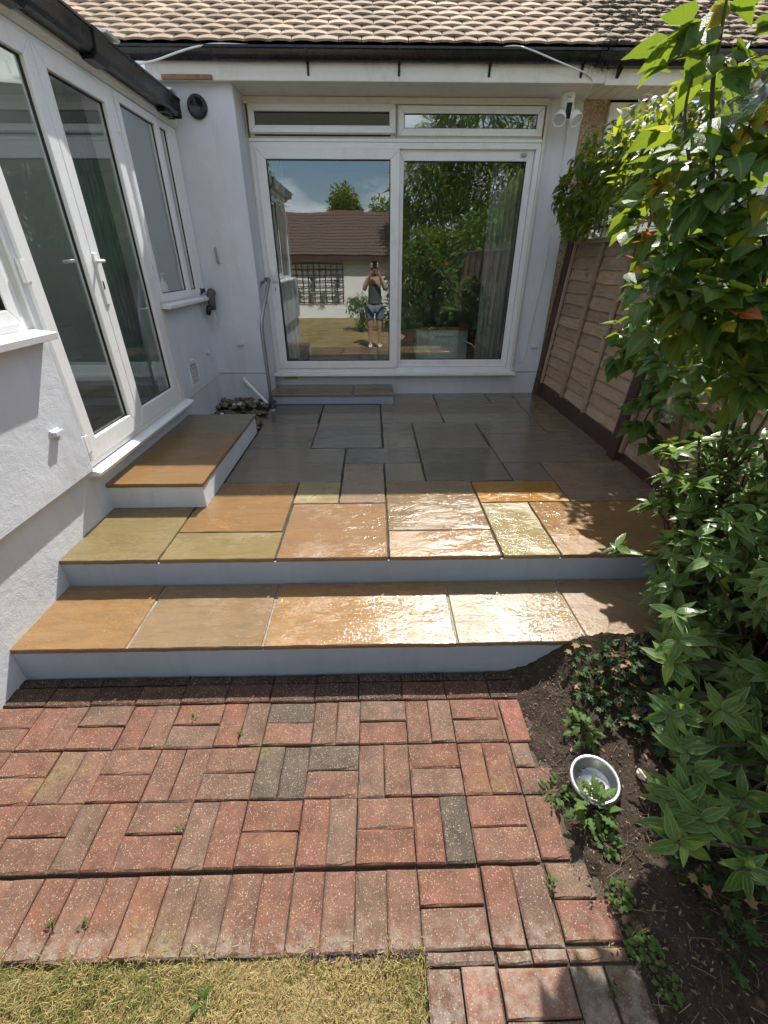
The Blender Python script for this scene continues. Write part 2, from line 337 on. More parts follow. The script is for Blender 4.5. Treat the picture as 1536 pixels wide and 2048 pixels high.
# ------------------------------------------------------------------ mesh helpers
class MB:
    def __init__(s): s.v = []; s.f = []
    def add(s, vs, fs):
        k = len(s.v); s.v += [tuple(v) for v in vs]; s.f += [tuple(i+k for i in f) for f in fs]
    def box(s, x0, x1, y0, y1, z0, z1):
        s.add([(x, y, z) for x in (x0, x1) for y in (y0, y1) for z in (z0, z1)],
              [(0, 1, 3, 2), (4, 6, 7, 5), (0, 4, 5, 1), (2, 3, 7, 6), (0, 2, 6, 4), (1, 5, 7, 3)])
    def hexa(s, p):   # 4 bottom (ccw) + 4 top
        s.add(p, [(3, 2, 1, 0), (4, 5, 6, 7), (0, 1, 5, 4), (1, 2, 6, 5), (2, 3, 7, 6), (3, 0, 4, 7)])
    def prism(s, poly, a, b, axis='x'):   # polygon in the other two axes, swept a..b
        n = len(poly)
        mk = {'x': lambda t, p: (t, p[0], p[1]), 'y': lambda t, p: (p[0], t, p[1]), 'z': lambda t, p: (p[0], p[1], t)}[axis]
        s.add([mk(a, p) for p in poly]+[mk(b, p) for p in poly],
              [tuple(range(n))[::-1], tuple(range(n, 2*n))]+[(i, (i+1) % n, n+(i+1) % n, n+i) for i in range(n)])
    def tube(s, path, r, n=10, cap=True):
        P = [Vector(p) for p in path]; rs = r if isinstance(r, (list, tuple)) else [r]*len(P)
        up = Vector((0, 0, 1)); rings = []; prev = None
        for i, p in enumerate(P):
            t = (P[min(i+1, len(P)-1)]-P[max(i-1, 0)]).normalized()
            if prev is None:
                a = t.orthogonal().normalized()
            else:
                a = (prev-t*prev.dot(t)); a = a.normalized() if a.length > 1e-6 else t.orthogonal().normalized()
            prev = a; b = t.cross(a)
            rings.append([p+(a*math.cos(2*math.pi*j/n)+b*math.sin(2*math.pi*j/n))*rs[i] for j in range(n)])
        vs = [v for rg in rings for v in rg]; fs = []
        for i in range(len(P)-1):
            for j in range(n):
                fs.append((i*n+j, i*n+(j+1) % n, (i+1)*n+(j+1) % n, (i+1)*n+j))
        if cap: fs += [tuple(range(n))[::-1], tuple(range((len(P)-1)*n, len(P)*n))]
        s.add(vs, fs)
    def lathe(s, prof, n=20, mat=None):  # (r,z) profile about local z, mat = Matrix
        vs = []; fs = []; m = mat or Matrix()
        for r, z in prof:
            for j in range(n): vs.append(m @ Vector((r*math.cos(2*math.pi*j/n), r*math.sin(2*math.pi*j/n), z)))
        for i in range(len(prof)-1):
            for j in range(n): fs.append((i*n+j, i*n+(j+1) % n, (i+1)*n+(j+1) % n, (i+1)*n+j))
        s.add(vs, fs)
    def mesh(s, name, m):
        me = bpy.data.meshes.new(name); me.from_pydata(s.v, [], s.f); me.update()
        if m: me.materials.append(m)
        return me
    def build(s, name, m, parent=None, bevel=0, smooth=False, color=None, recalc=True):
        me = s.mesh(name, m)
        if recalc:
            bm = bmesh.new(); bm.from_mesh(me); bmesh.ops.recalc_face_normals(bm, faces=bm.faces); bm.to_mesh(me); bm.free()
        o = bpy.data.objects.new(name, me); col.objects.link(o)
        if parent: par(o, parent)
        if bevel:
            b = o.modifiers.new('bevel', 'BEVEL'); b.width = bevel; b.segments = 2; b.limit_method = 'ANGLE'; b.angle_limit = R(40)
        if smooth:
            for p in me.polygons: p.use_smooth = True
        if color: o.color = (*color, 1)
        return o
def par(o, p):
    o.parent = p
    mw = p.matrix_basis.copy(); q = p
    while q.parent: mw = q.parent.matrix_basis @ q.matrix_parent_inverse @ mw if q.parent.parent is None else mw; q = q.parent
    o.matrix_parent_inverse = mw.inverted()
def tag(o, label=None, cat=None, group=None, kind=None):
    if label: o['label'] = label
    if cat: o['category'] = cat
    if group: o['group'] = group
    if kind: o['kind'] = kind
    return o
def thing(name, loc, label, cat, group=None, kind=None):
    o = bpy.data.objects.new(name, None); col.objects.link(o); o.location = loc; o.empty_display_size = .1
    bpy.context.view_layer.update() if False else None
    o.matrix_basis = Matrix.Translation(loc)
    return tag(o, label, cat, group, kind)
def inst(name, me, M, parent=None, color=None):
    o = bpy.data.objects.new(name, me); col.objects.link(o); o.matrix_basis = M
    if parent: par(o, parent)
    if color: o.color = (*color, 1)
    return o
def TRS(loc, rot=(0, 0, 0), sc=(1, 1, 1)):
    return Matrix.LocRotScale(Vector(loc), Euler(rot), Vector(sc))
def UYZ(x):   # (u,v,w) -> extension wall facing +x : u=y v=z w=out
    return lambda u, v, ww: (x+ww, u, v)
def UXZ(y):   # house wall facing the garden (-y)
    return lambda u, v, ww: (u, y-ww, v)
def frame(mb, f, u0, u1, v0, v1, wd, w0, w1, wb=None, wt=None):
    """mitred rectangular frame of four members"""
    wb = wb or wd; wt = wt or wd; e = .0007
    i0, i1, j0, j1 = u0+wd, u1-wd, v0+wb, v1-wt
    def mem(a, b, c, d):
        mb.hexa([f(*a, w0), f(*b, w0), f(*c, w0), f(*d, w0), f(*a, w1), f(*b, w1), f(*c, w1), f(*d, w1)])
    mem((u0+e, v0), (u1-e, v0), (i1-e, j0), (i0+e, j0)); mem((u0+e, v1), (u1-e, v1), (i1-e, j1), (i0+e, j1))
    mem((u0, v0+e), (u0, v1-e), (i0, j1-e), (i0, j0+e)); mem((u1, v0+e), (u1, v1-e), (i1, j1-e), (i1, j0+e))
def fbox(mb, f, u0, u1, v0, v1, w0, w1):
    mb.hexa([f(u0, v0, w0), f(u1, v0, w0), f(u1, v1, w0), f(u0, v1, w0), f(u0, v0, w1), f(u1, v0, w1), f(u1, v1, w1), f(u0, v1, w1)])

# ------------------------------------------------------------------ ground
m = MB(); m.add([(-60, -70, -.05), (60, -70, -.05), (60, 60, -.05), (-60, 60, -.05)], [(0, 1, 2, 3)])
tag(m.build('ground', MAT['lawn']), kind='structure')
m = MB(); nx, ny = 40, 30   # lawn sheet with a slight crown
vs = []; 
for j in range(ny+1):
    for i in range(nx+1):
        x = -1.9+(i/nx)*2.03; y = -.25+(j/ny)*.70
        vs.append((x, y, -.022+.008*math.sin(x*5)*math.cos(y*9)+random.uniform(-.004, .004)))
m.add(vs, [(j*(nx+1)+i, j*(nx+1)+i+1, (j+1)*(nx+1)+i+1, (j+1)*(nx+1)+i) for j in range(ny) for i in range(nx)])
tag(m.build('lawn', MAT['lawn'], smooth=True), kind='structure')

# ------------------------------------------------------------------ brick paving (basketweave)
m = MB(); m.add([(-2.2, .440, -.0185), (.122, .440, -.0185), (.122, 0, -.0185), (.78, 0, -.0185), (.78, 1.41, -.0185), (-2.2, 1.41, -.0185)], [(0, 1, 2, 3, 4, 5)])
paving = tag(m.build('brick_paving', MAT['joint']), kind='structure')
def paver_mesh(w, d, h=.05, ch=.0045, seed=0):
    r = random.Random(seed); a, b = w/2, d/2; mb = MB(); j = lambda: r.uniform(-.0012, .0012)
    # outline with a few chipped points
    out = []
    for (x0, y0, x1, y1) in ((-a, -b, a, -b), (a, -b, a, b), (a, b, -a, b), (-a, b, -a, -b)):
        k = 3 if abs(x1-x0) > .12 or abs(y1-y0) > .12 else 2
        for t in range(k): out.append((x0+(x1-x0)*t/k+j(), y0+(y1-y0)*t/k+j()))
    n = len(out); inn = []
    for x, y in out:
        c = ch*r.uniform(.6, 1.5)*(2.4 if r.random() < .12 else 1)
        inn.append((x-math.copysign(c, x) if abs(x) > a-.01 else x, y-math.copysign(c, y) if abs(y) > b-.01 else y))
    mb.add([(x, y, -h) for x, y in out]+[(x, y, -ch) for x, y in out]+[(x, y, r.uniform(-.0006, .0006)) for x, y in inn],
           [(i, (i+1) % n, n+(i+1) % n, n+i) for i in range(n)]+[(n+i, n+(i+1) % n, 2*n+(i+1) % n, 2*n+i) for i in range(n)]+[tuple(range(2*n, 3*n))])
    return mb.mesh('brick', MAT['brick'])
PM = {}
def brick_cols():
    t = random.random()
    if t < .50: c = (.232, .106, .072)
    elif t < .82: c = (.212, .112, .080)
    else: c = (.190, .116, .086)
    k = random.uniform(.90, 1.10)
    return tuple(x*k for x in c)
def paver(x0, x1, y0, y1, z=0., c=None, gap=.0028):
    w_, d_ = x1-x0-gap, y1-y0-gap
    key = (round(w_, 2), round(d_, 2))
    if key not in PM: PM[key] = [paver_mesh(key[0], key[1], seed=s_) for s_ in range(4)]
    me = random.choice(PM[key])
    c = tuple(v*.74 for v in (c or brick_cols()))
    if max(c)-min(c) < .05: c = (c[0]*.72, c[1]*.68, c[2]*.66)
    o = inst('brick', me, TRS(((x0+x1)/2+random.uniform(-.001, .001), (y0+y1)/2+random.uniform(-.0018, .0018), z+random.uniform(-.0022, .0022)),
             (random.gauss(0, .007), random.gauss(0, .007), random.gauss(0, .006)+random.choice((0, math.pi))), (w_/key[0], d_/key[1], 1)), paving, c)
    return o
U = .197; X0 = .12
greys = {(2, -4): 1, (2, -1.5): 1}
for row, (ya, yb, par_) in enumerate(((1.055, 1.252, 1), (.853, 1.052, 0), (.645, .850, 1))):
    for j in range(-9, 2):
        xa = X0+U*j; xb = xa+U; zz = (0, 0, .006)[row] if j < 0 else 0
        if j % 2 == par_:
            ym = (ya+yb)/2
            g_ = (.16, .14, .11) if (row, j) in ((0, -3), (1, -2), (2, -6)) else None
            paver(xa, xb, ym, yb, zz, g_); paver(xa, xb, ya, ym, zz)
        else:
            xm = (xa+xb)/2
            dk = row == 1 and j == -3
            paver(xa, xm, ya, yb, zz, (.165, .143, .112) if dk else None); paver(xm, xb, ya, yb, zz, (.15, .132, .108) if dk or (row, j) == (2, 0) else None)
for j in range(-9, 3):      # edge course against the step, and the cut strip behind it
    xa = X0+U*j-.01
    paver(xa, xa+U, 1.256, 1.354, 0, tuple(x*.50 for x in brick_cols())); paver(xa, xa+U, 1.358, 1.404, 0, (.055, .047, .04))  # edge course tinted darker to deepen the step's cast shadow
for j in range(-18, 0):     # soldier course along the lawn
    xa = X0+.0985*j; paver(xa, xa+.0985, .442, .638, -.006, (.19, .115, .08) if j in (-8, -7, -2) else None)
paver(.122, .318, .54, .636, -.004); paver(.122, .318, .442, .537, -.004, (.22, .125, .09))
paver(.322, .42, .442, .638, 0); paver(.422, .517, .442, .638, 0)
for ya, yb in ((1.055, 1.252), (.853, 1.052), (.645, .850), (.442, .64)): paver(.511, .528, ya, yb, -.003, (.22, .12, .09), .003)
paver(.532, .625, 1.055, 1.252, -.003, (.30, .12, .09)); paver(.534, .61, .955, 1.052, -.006, (.20, .135, .10)); paver(.532, .69, .853, .95, -.004)
paver(.534, .63, .652, .850, -.004); paver(.536, .67, .552, .645, -.007, (.22, .14, .1)); paver(.534, .715, .450, .548, -.006, (.23, .10, .075))
paver(.126, .322, .410, .440, 0); paver(.328, .425, .410, .440, 0, (.23, .15, .11)); paver(.428, .526, .410, .440, 0, (.24, .15, .112)); paver(.53, .70, .410, .440, -.006)
for ya in (.208, .006):
    paver(.124, .218, ya, ya+.2, 0); paver(.221, .318, ya, ya+.2, 0, (.31, .15, .11))
paver(.324, .52, .307, .405, 0, (.31, .16, .115)); paver(.324, .52, .206, .304, 0); paver(.324, .52, .105, .203, 0)
paver(.524, .618, .207, .405, -.006, (.20, .16, .12)); paver(.622, .715, .207, .405, -.008, (.17, .12, .095)); paver(.524, .618, .004, .203, -.006); paver(.622, .715, .004, .203, -.008)

# ------------------------------------------------------------------ sandstone steps and patio
Z1, Z2, Z3, Z4 = .182, .345, .513, .456
STONE = dict(buff=(.305, .190, .088), pink=(.32, .205, .112), olive=(.235, .192, .092), pale=(.285, .240, .125), orange=(.37, .195, .050), tan=(.275, .200, .118),
             brown=(.225, .172, .128), grey=(.205, .182, .142), dgrey=(.165, .150, .122), green=(.215, .195, .130), tawny=(.25, .195, .14), silver=(.25, .195, .115))
def slab(x0, x1, y0, y1, ztop, c, parent, th=.024, gap=.010, ex=None):
    """riven flag with a slightly wavering sawn edge"""
    x0 += gap/2; x1 -= gap/2; y0 += gap/2; y1 -= gap/2
    cx, cy = (x0+x1)/2, (y0+y1)/2; out = []
    poly = ex or [(x0, y0), (x1, y0), (x1, y1), (x0, y1)]
    for i, (ax, ay) in enumerate(poly):
        bx, by = poly[(i+1) % len(poly)]; Ln = math.hypot(bx-ax, by-ay); k = max(2, int(Ln/.05)); nxx, nyy = (by-ay)/Ln, -(bx-ax)/Ln
        for t in range(k):
            d = 0 if t == 0 else random.gauss(0, .0013)
            out.append((ax+(bx-ax)*t/k+nxx*d-cx, ay+(by-ay)*t/k+nyy*d-cy))
    n = len(out); mb = MB()
    def ins(p, e):
        r = math.hypot(*p); return (p[0]*(1-e/r), p[1]*(1-e/r))
    mb.add([(x, y, -th) for x, y in (ins(p, .002) for p in out)]+[(x, y, -.005+random.uniform(-.001, .001)) for x, y in out]+[(*ins(p, .004), random.uniform(-.0006, .0004)) for p in out],
           [tuple(range(n))[::-1]]+[(i, (i+1) % n, n+(i+1) % n, n+i) for i in range(n)]+[(n+i, n+(i+1) % n, 2*n+(i+1) % n, 2*n+i) for i in range(n)]+[tuple(range(2*n, 3*n))])
    o = mb.build('paving_slab', MAT['slab'], None, recalc=False); o.matrix_basis = TRS((cx, cy, ztop), (random.gauss(0, .0012), random.gauss(0, .0012), 0)); par(o, parent)
    k = random.uniform(.88, 1.12)*.77; o.color = (*[v*k for v in STONE[c]], 1. if y0 > 2.7 and ztop < .5 else .55 if ztop > .5 else .0)
    return o
# lower step
m = MB(); m.box(-1.655, 1.95, 1.41, 1.86, -.2, Z1-.024)
lstep = tag(m.build('lower_step', MAT['riser']), 'lowest wide sandstone step above the red brick paving, with painted grey riser', 'step')
m = MB(); m.box(-1.655, 1.95, 1.418, 1.853, Z1-.024, Z1-.008); m.build('mortar_bed', MAT['mortar_pale'], lstep)
xs = [(-1.655, -1.13), (-1.13, -.52), (-.52, .368), (.368, .966), (.966, 1.86)]
for (a, b), c in zip(xs, ('buff', 'tan', 'buff', 'silver', 'tan')): slab(a, b, 1.405, 1.856, Z1, c, lstep)
# patio
m = MB(); m.box(-1.655, 1.95, 1.858, 5.12, -.2, Z2-.024)
patio = tag(m.build('raised_patio', MAT['riser']), 'raised patio of mixed sandstone flags in front of the sliding door', None, None, 'structure')
m = MB(); m.box(-1.655, 1.95, 1.875, 5.10, Z2-.024, Z2-.012); m.build('mortar_bed', MAT['mortar'], patio)
SL = [(-1.655, -1.135, 1.852, 2.42, 'olive'), (-1.135, -.535, 2.118, 2.76, 'buff'), (-1.135, -.528, 1.852, 2.118, 'olive'), (-.528, .067, 1.852, 2.446, 'pink'),
      (-.535, -.237, 2.446, 2.76, 'pale'), (-.237, .067, 2.446, 3.08, 'dgrey'), (-1.06, -.24, 2.76, 3.395, 'grey'), (-.24, .356, 3.08, 3.395, 'dgrey'), (.067, .356, 2.76, 3.08, 'green'),
      (.067, .67, 2.115, 2.76, 'tan'), (.067, .665, 1.852, 2.115, 'pink'), (.67, 1.263, 2.44, 2.752, 'orange'), (.67, .98, 1.852, 2.44, 'pale'), (.98, 1.90, 1.852, 2.44, 'buff'),
      (1.263, 1.90, 2.44, 3.07, 'brown'), (.975, 1.263, 2.752, 3.07, 'grey'), (.356, .975, 2.76, 3.395, 'dgrey'), (.97, 1.90, 3.07, 3.715, 'grey'), (.356, .96, 3.395, 4.03, 'grey'),
      (.067, .356, 3.395, 3.715, 'green'), (.067, .356, 3.715, 4.03, 'green'), (-.535, .062, 3.41, 4.335, 'grey'), (-1.06, -.532, 3.395, 3.72, 'dgrey'), (-1.06, -.532, 3.72, 4.035, 'brown'),
      (-1.10, -.545, 4.035, 4.66, 'dgrey'), (-.545, .062, 4.335, 4.66, 'grey'), (.062, .67, 4.035, 4.345, 'grey'), (.062, .675, 4.345, 5.11, 'tawny'), (.67, 1.56, 4.035, 4.685, 'green'),
      (.675, 1.275, 4.685, 5.11, 'grey'), (1.275, 1.58, 4.685, 5.0, 'grey'), (1.275, 1.90, 5.0, 5.11, 'tawny'), (1.56, 1.90, 3.715, 4.685, 'tawny'), (1.58, 1.90, 4.685, 5.0, 'tawny'), (.96, 1.56, 3.715, 4.035, 'tawny')]
# the flag with sunlit nose under the shade line is half dark, half tan in the photo; it is one buff-grey stone
for a in SL:
    c = a[4]
    if a[:2] == (-.237, .067): c = 'tawny'
    slab(*a[:4], Z2, c, patio)
# step block at the french door
m = MB(); m.box(-1.66, -1.065, 2.415, 3.80, Z2-.002, Z3-.022)
bstep = tag(m.build('door_step', MAT['block'], bevel=.004), 'sandstone step block below the white french doors, half in sun', 'step')
slab(-1.66, -1.052, 2.404, 3.325, Z3, 'buff', bstep); slab(-1.66, -1.052, 3.325, 3.81, Z3, 'green', bstep)
m = MB(); m.box(-1.11, .205, 4.68, 5.10, Z2-.002, Z4-.022)
hstep = tag(m.build('door_step', MAT['riser'], bevel=.004), 'low sandstone step against the house below the sliding patio door', 'step')
slab(-1.13, -.233, 4.665, 5.10, Z4, 'tawny', hstep); slab(-.233, .215, 4.665, 5.10, Z4, 'tawny', hstep)
# ------------------------------------------------------------------ pebbles round the drain
pb = tag(MB().build('pebble_bed', MAT['joint'], recalc=False), 'bed of brown river pebbles round the drain in the wall corner', None, None, 'structure')
m = MB(); m.box(-1.65, -1.07, 3.83, 4.74, .2, .33); pb.data = m.mesh('pebble_bed', MAT['soil'])
def pebble_mesh(seed):
    bm = bmesh.new(); bmesh.ops.create_icosphere(bm, subdivisions=2, radius=1); r = random.Random(seed)
    for v in bm.verts:
        n_ = 1+.12*math.sin(v.co.x*3+seed)+.1*math.cos(v.co.y*4+seed*2); v.co *= n_
    me = bpy.data.meshes.new('pebble'); bm.to_mesh(me); bm.free(); me.materials.append(MAT['pebble'])
    for p in me.polygons: p.use_smooth = True
    return me
PEB = [pebble_mesh(i) for i in range(5)]
for i in range(170):
    x = random.uniform(-1.63, -1.08); y = random.uniform(3.84, 4.72); s_ = random.uniform(.02, .036)
    c = random.choice(((.16, .10, .07), (.11, .075, .06), (.20, .14, .10), (.09, .07, .06), (.14, .085, .055)))
    if random.random() < .05: c = (.6, .57, .52)
    zz = .335+random.uniform(0, .035)+.03*max(0, (4.72-y < .3))
    inst('pebble', random.choice(PEB), TRS((x, y, zz), (random.uniform(-.4, .4), random.uniform(-.4, .4), random.uniform(0, 6)), (s_*1.15, s_*.9, s_*.62)), pb, c)

# ------------------------------------------------------------------ the bungalow
house = thing('bungalow', (0, 5.1, .345), 'pale grey rendered bungalow with white sliding patio door and plain tile roof', 'house')
WY = 5.10; F = UXZ(WY)
m = MB()
m.box(-1.66, -1.115, 4.75, 5.35, .66, 2.93); m.build('wall', MAT['render'], house, .006); m = MB()   # projecting pier
m.box(1.555, 1.884, WY, 5.35, .585, 2.93)                        # wall right of the door
m.build('wall', MAT['render'], house, .006)
m = MB(); m.box(-4.6, -1.66, 4.78, 5.35, .3, 2.95); m.build('wall', MAT['render'], house)
m = MB(); m.box(-1.66, -1.121, 4.757, 5.34, -.1, .657); m.box(-1.119, 1.884, WY+.007, 5.34, -.1, .578)
m.build('plinth', MAT['plinth'], house, .004)
m = MB(); m.box(-1.66, 1.884, 4.70, WY+.02, 2.921, 2.935); m.build('soffit', MAT['upvc_old'], house)
m = MB(); m.box(-1.75, 1.86, 4.675, 4.699, 2.915, 3.035); m.build('fascia', MAT['upvc_old'], house, .006)
m = MB(); p0 = aty(318, 150, 4.665); m.box(-1.63, -1.24, 4.652, 4.673, 2.917, 2.945); m.build('rusted_strip', MAT['rust'], house, .002)
m = MB(); m.box(-1.118, 1.56, 5.055, WY+.04, 2.872, 2.919); m.build('head_trim', MAT['upvc_old'], house, .004)
# gutter: half round
def gutter_mesh(x0, x1, yc, zc, r, square=False):
    mb = MB(); pr = []
    if square:
        o_ = [(yc-r, zc), (yc-r*.95, zc-r*1.05), (yc-r*.55, zc-r*1.5), (yc+r, zc-r*1.5), (yc+r, zc)]
    else: o_ = [(yc-r*math.cos(a), zc-r*math.sin(a)*1.25) for a in np.linspace(0, math.pi, 15)]
    i_ = [(yc+(y-yc)*.93, zc+(z-zc)*.93) for y, z in o_]
    lip = [(o_[0][0]-.006, o_[0][1]+.004), (o_[0][0]-.006, o_[0][1]-.010)]
    ring = [lip[1]]+o_[1:]+[(o_[-1][0], o_[-1][1]+.004)]+[(i_[-1][0], i_[-1][1]+.004)]+i_[::-1][1:-1]+[(i_[0][0], lip[0][1]), lip[0]]
    mb.prism(ring, x0, x1, 'x'); return mb
gut = gutter_mesh(-2.6, 1.80, 4.645, 3.088, .058).build('gutter', MAT['gutter'], house)
m = MB(); m.prism([(4.645-.066*math.cos(a), 3.070-.066*math.sin(a)*1.02) for a in np.linspace(0, math.pi, 15)], 1.755, 1.845, 'x'); m.build('gutter_union', MAT['black'], gut, .004)
for x in (-.49, .22, .93, 1.66):
    m = MB()
    m.prism([(4.645-.062*math.cos(a), 3.088-.062*math.sin(a)*1.25) for a in np.linspace(-.1, math.pi, 13)]+[(4.70, 3.03), (4.70, 2.97), (4.672, 2.945), (4.660, 3.0)], x-.009, x+.009, 'x')
    m.build('gutter_bracket', MAT['black'], gut)
m = MB()
for k in range(420):       # stray bristles of the leaf guard brush at the joint
    a = random.uniform(-.6, 3.4); p = Vector((1.80+random.gauss(0, .045), 4.645-.05*math.cos(a), 3.085-.06*math.sin(a)))
    q = p+Vector((random.gauss(0, .02), -.03*math.cos(a)+random.gauss(0, .012), -.03*math.sin(a)+random.gauss(0, .02)))
    m.tube([p, q], .0011, 3, False)
tag(m.build('gutter_brush', MAT['black'], house), 'black bristles bulging over the gutter at the boundary', kind='stuff')
# roof
PIT = R(34); ex, ez = math.cos(PIT), math.sin(PIT)
def tile_mesh(seed, W=.170, Ln=.20):
    r = random.Random(seed); mb = MB(); nx_, ny_ = 6, 2; th = .013; vs = []
    cam_ = .0075+r.uniform(-.0015, .0015)
    for k in (0, 1):
        for j in range(ny_+1):
            for i in range(nx_+1):
                u = i/nx_-.5; x = u*W; z = cam_*(1-4*u*u)+(th if k else 0)
                vs.append((x+r.uniform(-.0006, .0006), j/ny_*Ln+(r.uniform(-.0015, .0015) if j == 0 else 0), z))
    n1 = (nx_+1)*(ny_+1); q = nx_+1; fs = []
    for j in range(ny_):
        for i in range(nx_):
            a = j*q+i; fs.append((n1+a, n1+a+1, n1+a+q+1, n1+a+q))
    for i in range(nx_): fs.append((i, i+1, n1+i+1, n1+i)); fs.append((i+1, i, q+i, q+i+1))
    for j in range(ny_): a = j*q; fs.append((a, n1+a, n1+a+q, a+q)); b = a+nx_; fs.append((b+q, n1+b+q, n1+b, b))
    mb.add(vs, fs); return mb.mesh('roof_tile', MAT['tile'])
TM = [tile_mesh(i) for i in range(5)]
def roof_M(x, s_, lift=0.):
    # local y runs up the slope, local z is the slope normal; each tile lies a little flatter than the roof
    Mx = Matrix.Translation((x, 4.625+s_*ex-lift*ez, 3.108+s_*ez+lift*ex)) @ Matrix.Rotation(PIT-.11+random.gauss(0, .008), 4, 'X') @ Matrix.Rotation(random.gauss(0, .010), 4, 'Z')
    return Mx
def tile_col(mossy):
    c = random.choice(((.47, .355, .25), (.50, .385, .285), (.44, .325, .235), (.46, .365, .27), (.41, .32, .24)))
    if mossy: c = tuple(.62*a+.38*b for a, b in zip(c, (.16, .14, .10)))
    k = random.uniform(.78, 1.1)*(.7 if random.random() < .05 else 1); return tuple(v*k for v in c)
def tiled_roof(parent, x0, x1, rows, mossy, name='roof'):
    m = MB(); Ls = 4.6
    m.hexa([(x0, 4.66, 3.09), (x1, 4.66, 3.09), (x1, 4.66+Ls*ex, 3.09+Ls*ez), (x0, 4.66+Ls*ex, 3.09+Ls*ez), (x0, 4.66, 3.10), (x1, 4.66, 3.10), (x1, 4.66+Ls*ex, 3.10+Ls*ez), (x0, 4.66+Ls*ex, 3.10+Ls*ez)])
    rf = m.build(name, MAT['black'], parent)
    rest = MB(); nv = [np.array([v.co[:] for v in t.vertices]) for t in TM]; nf = [[tuple(p.vertices) for p in t.polygons] for t in TM]
    for r_ in range(45):
        k = 0; x = (x0+.1625-(.08825 if r_ % 2 else 0)) if mossy else x0+(.08825 if r_ % 2 else 0)
        while x < x1+.005:
            Mx = roof_M(x, r_*.100, .012)
            if r_ < rows: inst('roof_tile', random.choice(TM), Mx, rf, tile_col(mossy))
            else:
                t = random.randrange(5); rest.add([Mx @ Vector(v) for v in nv[t]], nf[t])
            x += .1765
    o = rest.build('roof_tile', MAT['tile'], rf, recalc=False, color=(.39, .27, .185)); o['kind'] = 'stuff'
    return rf
tiled_roof(house, -2.45, 1.80, 11, False)
# sliding door
FY = 5.095
df = MB(); f = UXZ(FY)
frame(df, f, -1.10, 1.545, .60, 2.615, .045, -.05, .035)
sdoor = df.build('sliding_door', MAT['upvc'], house, .003)
m = MB(); fbox(m, f, -1.165, 1.60, .563, .598, -.05, .075); m.build('sill', MAT['upvc'], sdoor, .004)
m = MB(); frame(m, f, -1.052, .255, .648, 2.572, .085, .004, .052, .075, .08); sash = m.build('sash', MAT['upvc'], sdoor, .004)
m = MB(); frame(m, f, -.967, .170, .723, 2.492, .008, .016, .034); m.build('gasket', MAT['seal'], sdoor)
m = MB(); frame(m, f, .235, 1.497, .648, 2.572, .060, -.045, .000, .075, .082); m.build('fixed_frame', MAT['upvc'], sdoor, .004)
m = MB(); frame(m, f, .257, 1.437, .723, 2.490, .007, -.032, -.016); m.build('gasket', MAT['seal'], sdoor)
m = MB(); fbox(m, f, -.962, .165, .728, 2.487, .022, .026); m.build('pane', MAT['glass'], sdoor)
m = MB(); fbox(m, f, .262, 1.432, .728, 2.485, -.028, -.024); m.build('pane', MAT['glass'], sdoor)
m = MB(); fbox(m, f, -1.03, -.972, 1.50, 1.635, .052, .064); fbox(m, f, -1.024, -.978, 1.515, 1.62, .064, .080)
m.tube([f(-.99, 1.60, .085), f(-1.012, 1.535, .10)], .007, 8); m.build('handle', MAT['upvc'], sdoor, .003)
m = MB(); fbox(m, f, -1.022, -.988, 1.40, 1.475, .052, .058); m.build('lock_plate', MAT['upvc'], sdoor, .003)
m = MB(); fbox(m, f, -1.008, -1.002, 1.42, 1.455, .058, .0595); m.build('keyhole', MAT['seal'], sdoor)
m = MB(); fbox(m, f, 1.375, 1.425, 2.52, 2.545, .0, .022); m.build('latch', MAT['steel'], sdoor, .003)
# transom windows (left one ajar)
def transom(u0, u1, tilt):
    m = MB(); frame(m, f, u0, u1, 2.645, 2.868, .030, -.05, .034); fr = m.build('transom_window', MAT['upvc_old'], house, .003)
    def g_(u, v, ww):   # hinge along the top edge
        a = tilt; dv = v-2.862; return (u, FY-(ww*math.cos(a)-dv*math.sin(a)), 2.862+dv*math.cos(a)+ww*math.sin(a))
    m = MB(); frame(m, g_, u0+.012, u1-.012, 2.658, 2.862, .052, .012, .056); m.build('sash', MAT['upvc'], fr, .004)
    m = MB(); frame(m, g_, u0+.064, u1-.064, 2.710, 2.810, .005, .022, .040); m.build('gasket', MAT['seal'], fr)
    m = MB(); fbox(m, g_, u0+.067, u1-.067, 2.713, 2.807, .030, .034); m.build('pane', MAT['glass'], fr)
    return fr
tl = transom(-1.085, .222, R(10)); transom(.226, 1.535, 0)
m = MB(); fbox(m, f, -1.04, .17, 2.655, 2.668, .035, .040); m.build('gap_shade_strip', MAT['seal'], tl)  # black strip stands in for the dark gap under the ajar sash
m = MB(); fbox(m, f, -1.10, 1.545, 2.617, 2.643, -.05, .038); m.build('transom_bar', MAT['upvc'], house, .003)
m = MB(); fbox(m, UXZ(5.10), -1.117, -1.102, .60, 2.90, -.03, .03); m.build('jamb_trim', MAT['upvc_old'], house, .003); m = MB(); fbox(m, UXZ(5.10), 1.547, 1.570, .60, 2.90, -.03, .045); m.build('jamb_trim', MAT['upvc_old'], house, .003)
